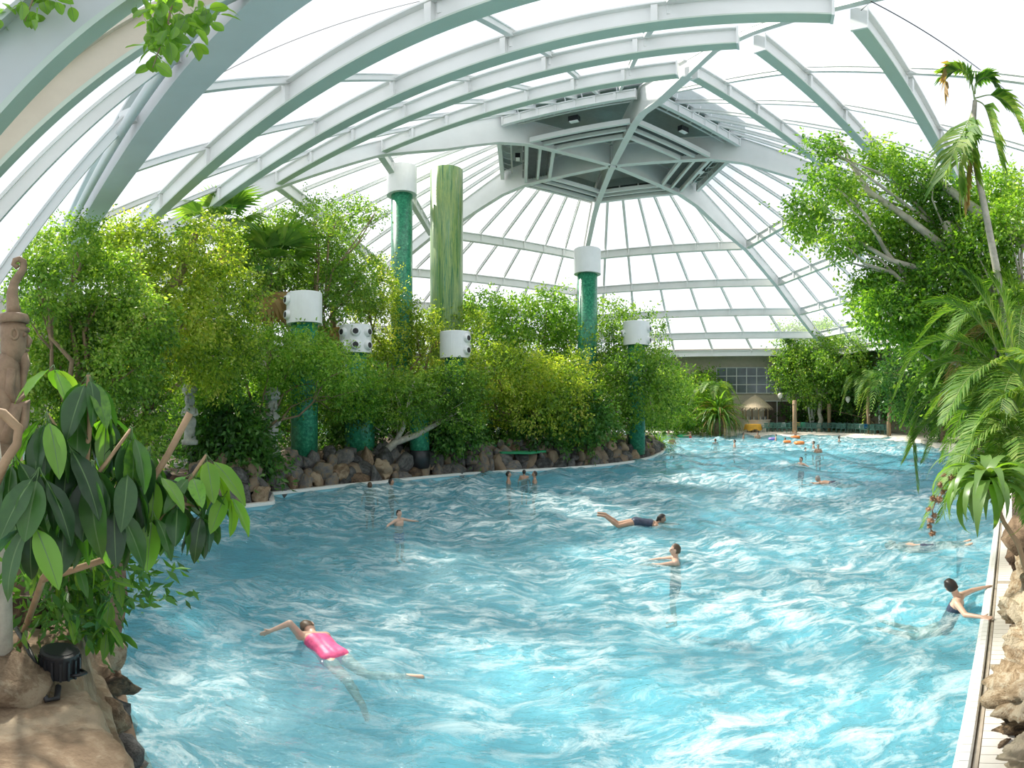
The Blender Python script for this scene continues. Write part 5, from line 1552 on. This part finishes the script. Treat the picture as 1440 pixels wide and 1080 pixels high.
def person(label, J, s, skin='skin_light', hair='hair_dark', suit=('trunks', 'suit_dark'), voxel=0.014, face=None, up=None, hair_len=0, group=None):
    J = fix({k: Vector(v) for k, v in J.items()}, s)
    base = (J['hiL'] + J['hiR']) / 2
    t = thing('person', label, 'person', base, group=group)
    J = {k: v - base for k, v in J.items()}
    side = (J['shR'] - J['shL']).normalized()
    spine = ((J['shL'] + J['shR']) / 2 - (J['hiL'] + J['hiR']) / 2)
    pel = (J['hiL'] + J['hiR']) / 2; chest = (J['shL'] + J['shR']) / 2 - spine.normalized() * 0.10 * s
    hside = (J['hiR'] - J['hiL']).normalized()
    def torso(mb, g):
        capsule(mb, J['shL'], J['shR'], 0.062 * s + g, 0.062 * s + g)
        for k in (-1, 1):
            capsule(mb, chest + side * k * 0.075 * s, pel.lerp(chest, 0.45) + (side + hside).normalized() * k * 0.055 * s, 0.10 * s + g, 0.088 * s + g)
            capsule(mb, pel.lerp(chest, 0.45) + (side + hside).normalized() * k * 0.055 * s, pel + hside * k * 0.07 * s, 0.088 * s + g, 0.10 * s + g)
        capsule(mb, chest, pel, 0.10 * s + g, 0.10 * s + g)
    mb = MB(); torso(mb, 0)
    neck = (J['shL'] + J['shR']) / 2 + spine.normalized() * 0.03 * s
    hc = J['head']
    upv = (Vector(up) if up is not None else (hc - neck)).normalized()
    fv = Vector(face); fv = (fv - upv * fv.dot(upv)).normalized(); rv = fv.cross(upv)
    capsule(mb, neck - spine.normalized() * 0.04 * s, hc - upv * 0.05 * s, 0.056 * s, 0.05 * s)
    M = Matrix((rv * 0.076 * s, fv * 0.094 * s, upv * 0.115 * s)).transposed()
    ellipsoid(mb, hc, M)
    capsule(mb, hc + fv * 0.035 * s - upv * 0.065 * s, hc + fv * 0.06 * s - upv * 0.085 * s, 0.045 * s, 0.032 * s)        # jaw and chin
    capsule(mb, hc + fv * 0.088 * s + upv * 0.012 * s, hc + fv * 0.108 * s - upv * 0.022 * s, 0.011 * s, 0.017 * s, 8)    # nose
    capsule(mb, hc + fv * 0.088 * s - upv * 0.055 * s - rv * 0.018 * s, hc + fv * 0.088 * s - upv * 0.055 * s + rv * 0.018 * s, 0.012 * s, 0.012 * s, 8)   # mouth
    for k in (-1, 1):
        capsule(mb, hc + rv * k * 0.078 * s + upv * 0.015 * s, hc + rv * k * 0.078 * s - upv * 0.03 * s, 0.018 * s, 0.013 * s, 8)   # ears
        capsule(mb, hc + rv * k * 0.015 * s + fv * 0.088 * s + upv * 0.026 * s, hc + rv * k * 0.05 * s + fv * 0.075 * s + upv * 0.026 * s, 0.014 * s, 0.012 * s, 8)   # brow
    for S, k in (('L', -1), ('R', 1)):
        capsule(mb, J['sh' + S], J['el' + S], 0.054 * s, 0.040 * s); capsule(mb, J['el' + S], J['wr' + S], 0.042 * s, 0.027 * s)
        d = (J['wr' + S] - J['el' + S]).normalized()
        ax = d.cross(upv if abs(d.dot(upv)) < 0.9 else fv).normalized(); nn = ax.cross(d)
        w = J['wr' + S]; pe = w + d * 0.085 * s
        for q in (-1, 0, 1): capsule(mb, w + d * 0.02 * s + ax * q * 0.014 * s, pe + ax * q * 0.024 * s, 0.019 * s, 0.016 * s, 8)
        for q, L in ((-1.5, 0.062), (-0.5, 0.075), (0.5, 0.072), (1.5, 0.055)):
            f0 = pe + ax * q * 0.020 * s; f1 = f0 + (d + ax * q * 0.10).normalized() * L * 0.55 * s; f2 = f1 + (d + ax * q * 0.08 - nn * 0.35).normalized() * L * 0.5 * s
            capsule(mb, f0, f1, 0.0095 * s, 0.009 * s, 7); capsule(mb, f1, f2, 0.009 * s, 0.0075 * s, 7)
        th = w + d * 0.03 * s - ax * 0.03 * s
        capsule(mb, th, th + (d * 0.7 - ax).normalized() * 0.05 * s, 0.013 * s, 0.010 * s, 7)
        capsule(mb, J['hi' + S], J['kn' + S], 0.085 * s, 0.056 * s); capsule(mb, J['kn' + S], J['an' + S], 0.056 * s, 0.036 * s)
        cv = J['kn' + S].lerp(J['an' + S], 0.3); capsule(mb, cv, J['kn' + S].lerp(J['an' + S], 0.45), 0.057 * s, 0.052 * s)
        capsule(mb, J['an' + S], J['to' + S], 0.038 * s, 0.028 * s)
    body = remeshed(mb, 'body', skin, voxel, t)
    # hair
    hm = MB(); n = 20; rows = 12; vs = []; keep = []
    for i in range(rows + 1):
        th_ = PI * i / rows
        for k in range(n):
            a = 2 * PI * k / n
            vs.append((math.sin(th_) * math.cos(a), math.sin(th_) * math.sin(a), math.cos(th_)))
    Mh = Matrix((rv * 0.086 * s, fv * 0.102 * s, upv * 0.126 * s)).transposed()
    for i in range(rows):
        for k in range(n):
            y = math.sin(2 * PI * (k + 0.5) / n) * math.sin(PI * (i + 0.5) / rows); z = math.cos(PI * (i + 0.5) / rows)
            if z > 0.62 or (z > -0.45 and y < 0.25 - 0.25 * (z < 0.15)): keep.append((i * n + k, i * n + (k + 1) % n, (i + 1) * n + (k + 1) % n, (i + 1) * n + k))
    hm.add([hc + Mh @ Vector(v) * (1 + 0.03 * math.sin(7 * v[0] + 5 * v[2])) for v in vs], keep)
    if hair_len:
        capsule(hm, hc - fv * 0.06 * s, hc - fv * 0.085 * s - upv * hair_len * s, 0.06 * s, 0.03 * s)
    hm.build('hair', [hair], t, True)
    if voxel <= 0.011:                                         # eyes where the face is large enough to show them
        for k in (-1, 1):
            e = MB(); ellipsoid(e, hc + rv * k * 0.032 * s + fv * 0.086 * s + upv * 0.008 * s, Matrix.Diagonal((0.011 * s, 0.011 * s, 0.009 * s)), 8)
            e.build('eye', ['hair_dark'], t, True)
    if suit:
        sm = MB()
        if suit[0] == 'suit':
            torso(sm, 0.010 * s)
            # cut away shoulders by shrinking: keep only chest to hips
            sm = MB()
            for k in (-1, 1):
                capsule(sm, chest - spine.normalized() * 0.02 * s + side * k * 0.07 * s, pel.lerp(chest, 0.45) + (side + hside).normalized() * k * 0.055 * s, 0.108 * s, 0.098 * s)
                capsule(sm, pel.lerp(chest, 0.45) + (side + hside).normalized() * k * 0.055 * s, pel + hside * k * 0.07 * s, 0.098 * s, 0.112 * s)
            capsule(sm, chest - spine.normalized() * 0.02 * s, pel, 0.11 * s, 0.112 * s)
        else:
            for k, S in ((-1, 'L'), (1, 'R')):
                capsule(sm, pel + hside * k * 0.07 * s + spine.normalized() * 0.05 * s, pel + hside * k * 0.07 * s, 0.104 * s, 0.112 * s)
                capsule(sm, J['hi' + S], J['hi' + S].lerp(J['kn' + S], 0.45), 0.100 * s, 0.090 * s)
            capsule(sm, pel + spine.normalized() * 0.04 * s, pel, 0.108 * s, 0.11 * s)
        remeshed(sm, 'swimsuit' if suit[0] == 'suit' else 'swim_trunks', suit[1], max(voxel, 0.014), t, 2)
    return t

def stand(label, x, yh, yw, face, skin='skin_light', hair='hair_dark', suit=('trunks', 'suit_dark'), arms='down', s=None, voxel=0.017, **kw):
    """upright bather: head at pixel (x, yh), water line at yw"""
    p = at(x, yw, 0); D = math.hypot(p.x, p.y)
    hz = CAMZ - D * math.tan((yh - CY) / F)
    s = s or 1.0
    away = Vector((p.x, p.y, 0)).normalized(); right = Vector((away.y, -away.x, 0))
    f = {'cam': -away, 'away': away, 'L': -right, 'R': right, 'camL': (-away - right), 'camR': (right - away)}[face].normalized()
    r = Vector((f.y, -f.x, 0))                       # the bather's own right hand
    c = Vector((p.x, p.y, hz))
    Z = Vector((0, 0, 1))
    J = {'head': c}
    sh = c - Z * 0.215 * s
    for S, k in (('L', -1), ('R', 1)):
        J['sh' + S] = sh + r * k * 0.165 * s
        if arms == 'down': e, w = sh + r * k * 0.27 * s - Z * 0.26 * s, sh + r * k * 0.28 * s - Z * 0.42 * s + f * 0.16 * s
        elif arms == 'forward': e, w = sh + r * k * 0.19 * s + f * 0.28 * s - Z * 0.04 * s, sh + r * k * 0.12 * s + f * 0.55 * s - Z * 0.05 * s
        elif arms == 'up': e, w = sh + r * k * 0.36 * s + Z * 0.05 * s, sh + r * k * 0.40 * s + Z * 0.30 * s + f * 0.1 * s
        else: e, w = sh + r * k * 0.42 * s - Z * 0.08 * s, sh + r * k * 0.62 * s - Z * 0.12 * s + f * 0.1 * s
        J['el' + S], J['wr' + S] = e, w
        J['hi' + S] = sh - Z * 0.50 * s + r * k * 0.085 * s
        J['kn' + S] = J['hi' + S] - Z * 0.42 * s + f * 0.06 * s + r * k * 0.02 * s
        J['an' + S] = J['kn' + S] - Z * 0.40 * s - f * 0.06 * s
        J['to' + S] = J['an' + S] + f * 0.15 * s - Z * 0.05 * s
    return person(label, J, s, skin, hair, suit, voxel, face=f, **kw)

# the crawl swimmer in pink
sL, sR = at(434, 900, 0.10), at(447, 893, 0.03)
sc = (sL + sR) / 2; hp = at(472, 926, 0.0)
sp_ = (hp - sc).normalized(); hp = sc + sp_ * 0.50
sdv = Vector((-sp_.y, sp_.x, 0)).normalized()
if (sL - sR).dot(sdv) < 0: sdv = -sdv
sL, sR = sc + sdv * 0.165 + Vector((0, 0, 0.06)), sc - sdv * 0.165 - Vector((0, 0, 0.02))
hd = sc - sp_ * 0.20 + Vector((0, 0, 0.03)) - sdv * 0.03
J = {'head': hd, 'shL': sL, 'shR': sR, 'elL': at(414, 884, 0.26), 'wrL': at(376, 899, 0.06), 'elR': sR - sp_ * 0.2 - Vector((0, 0, 0.15)), 'wrR': sR - sp_ * 0.45 - Vector((0, 0, 0.25)),
     'hiL': hp + sdv * 0.085, 'hiR': hp - sdv * 0.085, 'knL': hp + sp_ * 0.38 + sdv * 0.10 - Vector((0, 0, 0.02)), 'knR': hp + sp_ * 0.40 - sdv * 0.12 - Vector((0, 0, 0.02)),
     'anL': hp + sp_ * 0.78 + sdv * 0.18 - Vector((0, 0, 0.06)), 'anR': hp + sp_ * 0.70 - sdv * 0.36 + Vector((0, 0, 0.06)), 'toL': hp + sp_ * 0.92 + sdv * 0.2 - Vector((0, 0, 0.22)), 'toR': hp + sp_ * 0.82 - sdv * 0.48 + Vector((0, 0, 0.08))}
person('person in a pink swimsuit swimming front crawl with one arm reaching out', J, 1.0, 'skin_light', 'hair_brown', ('suit', 'suit_pink'), 0.0085, face=-sdv * 0.8 - Vector((0, 0, 0.8)), up=-sp_)

# the bather holding on to the tiled edge
e3 = Vector((RU.x, RU.y, 0)); n3 = Vector((-RU.y, RU.x, 0))        # along the edge, out into the pool
def on_edge(x, y): 
    p = at(x, y, 0.09); q = Vector((R0.x, R0.y, 0)); u = (p - q).dot(e3); return q + e3 * u
hn, hf = on_edge(1384, 874), on_edge(1391, 826)
cen = at(1368, 846, 0.10)
cen = on_edge(1372, 848) + n3 * 0.36 + Vector((0, 0, 0.14))
J = {'head': cen + n3 * 0.10 + Vector((0, 0, 0.22)) - e3 * 0.02, 'shL': cen + e3 * 0.165 - n3 * 0.02, 'shR': cen - e3 * 0.165 + n3 * 0.0,
     'elL': cen + e3 * 0.42 - n3 * 0.14 - Vector((0, 0, 0.02)), 'wrL': cen + e3 * 0.60 - n3 * 0.33 - Vector((0, 0, 0.02)), 'elR': cen - e3 * 0.38 - n3 * 0.12 - Vector((0, 0, 0.06)), 'wrR': cen - e3 * 0.50 - n3 * 0.33 - Vector((0, 0, 0.03)),
     'hiL': cen + e3 * 0.085 + n3 * 0.18 - Vector((0, 0, 0.46)), 'hiR': cen - e3 * 0.085 + n3 * 0.18 - Vector((0, 0, 0.46)),
     'knL': cen + e3 * 0.13 + n3 * 0.55 - Vector((0, 0, 0.62)), 'knR': cen - e3 * 0.12 + n3 * 0.55 - Vector((0, 0, 0.60)), 'anL': cen + e3 * 0.15 + n3 * 0.92 - Vector((0, 0, 0.55)), 'anR': cen - e3 * 0.15 + n3 * 0.92 - Vector((0, 0, 0.52)),
     'toL': cen + e3 * 0.16 + n3 * 1.08 - Vector((0, 0, 0.52)), 'toR': cen - e3 * 0.16 + n3 * 1.08 - Vector((0, 0, 0.50))}
person('person in a dark swimsuit holding the tiled pool edge with both hands', J, 1.0, 'skin_light', 'hair_dark', ('suit', 'suit_dark'), 0.0085, face=n3 * 0.6 + e3 * 0.7)

# swimmer facing right with feet up behind
def prone(label, xh, yh, yw, dx, skin, hair, suit, voxel=0.013, s=1.0, rise=0.0, feet=0.05, arms_fwd=True, dep=0.0, hair_len=0.0):
    """lying swimmer: head over water line yw; the body trails off towards image direction dx"""
    p = at(xh, yw, 0); D = math.hypot(p.x, p.y)
    away = Vector((p.x, p.y, 0)).normalized(); right = Vector((away.y, -away.x, 0))
    hz = CAMZ - D * math.tan((yh - CY) / F)
    tr = (right * dx[0] + away * dx[1]).normalized(); sd_ = Vector((-tr.y, tr.x, 0)); Z = Vector((0, 0, 1))
    h = Vector((p.x, p.y, hz))
    sh = h + tr * 0.15 * s - Z * 0.15 * s; hip = sh + tr * 0.49 * s - Z * (0.06 - rise) * s
    J = {'head': h}
    for S, k in (('L', 1), ('R', -1)):
        J['sh' + S] = sh + sd_ * k * 0.165 * s
        if arms_fwd: J['el' + S] = J['sh' + S] - tr * 0.24 * s + sd_ * k * 0.08 - Z * 0.06 * s; J['wr' + S] = J['el' + S] - tr * 0.25 * s + sd_ * k * 0.02 - Z * 0.01
        else: J['el' + S] = J['sh' + S] + sd_ * k * 0.22 * s - Z * 0.05; J['wr' + S] = J['el' + S] - tr * 0.2 * s + sd_ * k * 0.1
        J['hi' + S] = hip + sd_ * k * 0.085 * s; J['kn' + S] = J['hi' + S] + tr * 0.42 * s + sd_ * k * 0.05 * s - Z * 0.08 * s
        J['an' + S] = J['kn' + S] + tr * 0.36 * s + Z * feet * s; J['to' + S] = J['an' + S] + tr * 0.15 * s + Z * 0.02
    return person(label, J, s, skin, hair, suit, voxel, face=-tr - Z * 0.05, up=Z * 0.9 - tr * 0.3, hair_len=hair_len)
prone('person in a dark top swimming breaststroke with feet showing behind', 930.5, 729, 737, (-1, -0.1), 'skin_tan', 'hair_dark', ('suit', 'suit_dark'), 0.011, rise=0.14, feet=0.28, hair_len=0.12)
prone('grey-haired person swimming towards the island with legs trailing', 1150, 673, 680, (1, -0.55), 'skin_tan', 'hair_grey', ('trunks', 'suit_dark'), 0.014, rise=0.07)
# floating just under the surface
q = at(1252, 767, -0.06); away = Vector((q.x, q.y, 0)).normalized(); rt = Vector((away.y, -away.x, 0)); Z = Vector((0, 0, 1))
J = {'head': q}
for S, k in (('L', -1), ('R', 1)):
    J['sh' + S] = q + rt * 0.22 + away * k * 0.165 - Z * 0.03; J['el' + S] = J['sh' + S] + rt * 0.2 + away * k * 0.2; J['wr' + S] = J['el' + S] + rt * 0.24 + away * k * 0.05
    J['hi' + S] = q + rt * 0.71 + away * k * 0.085 - Z * 0.05; J['kn' + S] = J['hi' + S] + rt * 0.42 + Z * 0.04 + away * k * 0.05; J['an' + S] = J['kn' + S] + rt * 0.4; J['to' + S] = J['an' + S] + rt * 0.15 + Z * 0.05
person('person floating flat just under the surface near the palms', J, 1.0, 'skin_light', 'hair_dark', ('trunks', 'suit_dark'), 0.013, face=Z, up=-rt)

stand('person in dark trunks reaching both arms forward in chest-deep water', 950, 773, 788, 'L', 'skin_light', 'hair_brown', arms='forward', voxel=0.011)
stand('child in bright blue trunks standing in deep water', 561, 722, 735, 'camR', hair='hair_dark', suit=('trunks', 'suit_blue'), s=0.8, arms='out', voxel=0.013)
stand('person standing alone in the water between the shallow end and the grey-haired swimmer', 1126.5, 646, 653, 'camL', arms='out')
stand('dark-haired person of the trio by the boulders, facing the other two', 715, 667, 677, 'R', 'skin_tan')
stand('middle person of the trio by the boulders', 737, 664, 671, 'away', 'skin_tan', s=0.85)
stand('person of the trio by the boulders turned to the other two', 752, 666.5, 677, 'L', 'skin_tan')
stand('person with only the head above water at the foot of the boulder wall', 520, 682.5, 687, 'away', 'skin_light', 'hair_brown')
stand('person with head and shoulder above water close to the boulder wall', 550, 677.5, 683, 'R', 'skin_tan')
stand('person in a pale top at the island tip', 939.5, 605, 616, 'R', 'skin_tan', suit=('suit', 'white_plastic'))
stand('person wading just off the island tip', 945, 614.5, 624, 'away', 'skin_tan')
stand('person in a red suit beside the green float', 971, 608.5, 616.5, 'L', 'skin_tan', suit=('suit', 'suit_red'), arms='forward')
stand('person bathing alone off the grassy bush', 1006, 619, 623, 'away', hair='hair_brown')
stand('tall person in the shallows right of the grassy bush', 1033, 620.5, 628.5, 'L', 'skin_light')
stand('person in dark trunks near the beach in front of the kiosk', 1045.5, 610, 617, 'R', 'skin_tan')
stand('person near the beach in front of the yellow-covered table', 1065.5, 609.5, 616, 'cam', 'skin_tan')
stand('child carrying a purple float in the shallows', 1091, 612, 619.5, 'L', s=0.75, suit=('trunks', 'float_purple'))
stand('child with orange armbands bending to the water', 1104, 617, 623, 'L', 'skin_tan', s=0.75)
stand('child inside an orange swim ring near the beach', 1118.5, 606.5, 615, 'cam', 'skin_tan', s=0.75, arms='out')
stand('small child beside the couple in the shallows', 1132.5, 630.5, 633.5, 'R', s=0.6)
stand('person of the shallow-water couple facing the beach', 1144, 622.5, 630, 'L', hair='hair_brown')
stand('person of the shallow-water couple with dark hair', 1150.5, 627.5, 636, 'cam', 'skin_tan')
stand('person stepping out onto the beach with arms apart', 1180, 615, 621.5, 'R', 'skin_tan', arms='out')
# floats and toys
def ring_float(name, label, x, y, R, r, mat, z=0.06):
    p = at(x, y, z); t = thing(name, label, 'float', p)
    mb = MB(); n, m = 22, 10
    vs = [((R + r * math.cos(b)) * math.cos(a), (R + r * math.cos(b)) * math.sin(a), r * math.sin(b)) for a in np.linspace(0, 2 * PI, n, False) for b in np.linspace(0, 2 * PI, m, False)]
    fs = [(i * m + k, ((i + 1) % n) * m + k, ((i + 1) % n) * m + (k + 1) % m, i * m + (k + 1) % m) for i in range(n) for k in range(m)]
    mb.add(vs, fs).build('tube', [mat], t, True)
    MB().lathe([(0.02, 0), (0.015, 0.03)], 8, (R, 0, r)).build('valve', ['white_plastic'], t)
ring_float('swim_ring', 'orange swim ring around a child near the beach', 1118.5, 615, 0.30, 0.13, 'float_orange', 0.12)
ring_float('swim_ring', 'orange swim ring floating empty beside the children', 1124, 623, 0.28, 0.13, 'float_orange')
ring_float('swim_ring', 'green swim ring at the edge of the beach by the island', 961, 613.5, 0.42, 0.16, 'float_green')
ring_float('swim_ring', 'purple swim ring held by a child in the shallows', 1086.5, 617, 0.26, 0.11, 'float_purple')
ring_float('swim_ring', 'small orange armband ring on the bending child', 1107, 621, 0.20, 0.10, 'float_orange', 0.15)
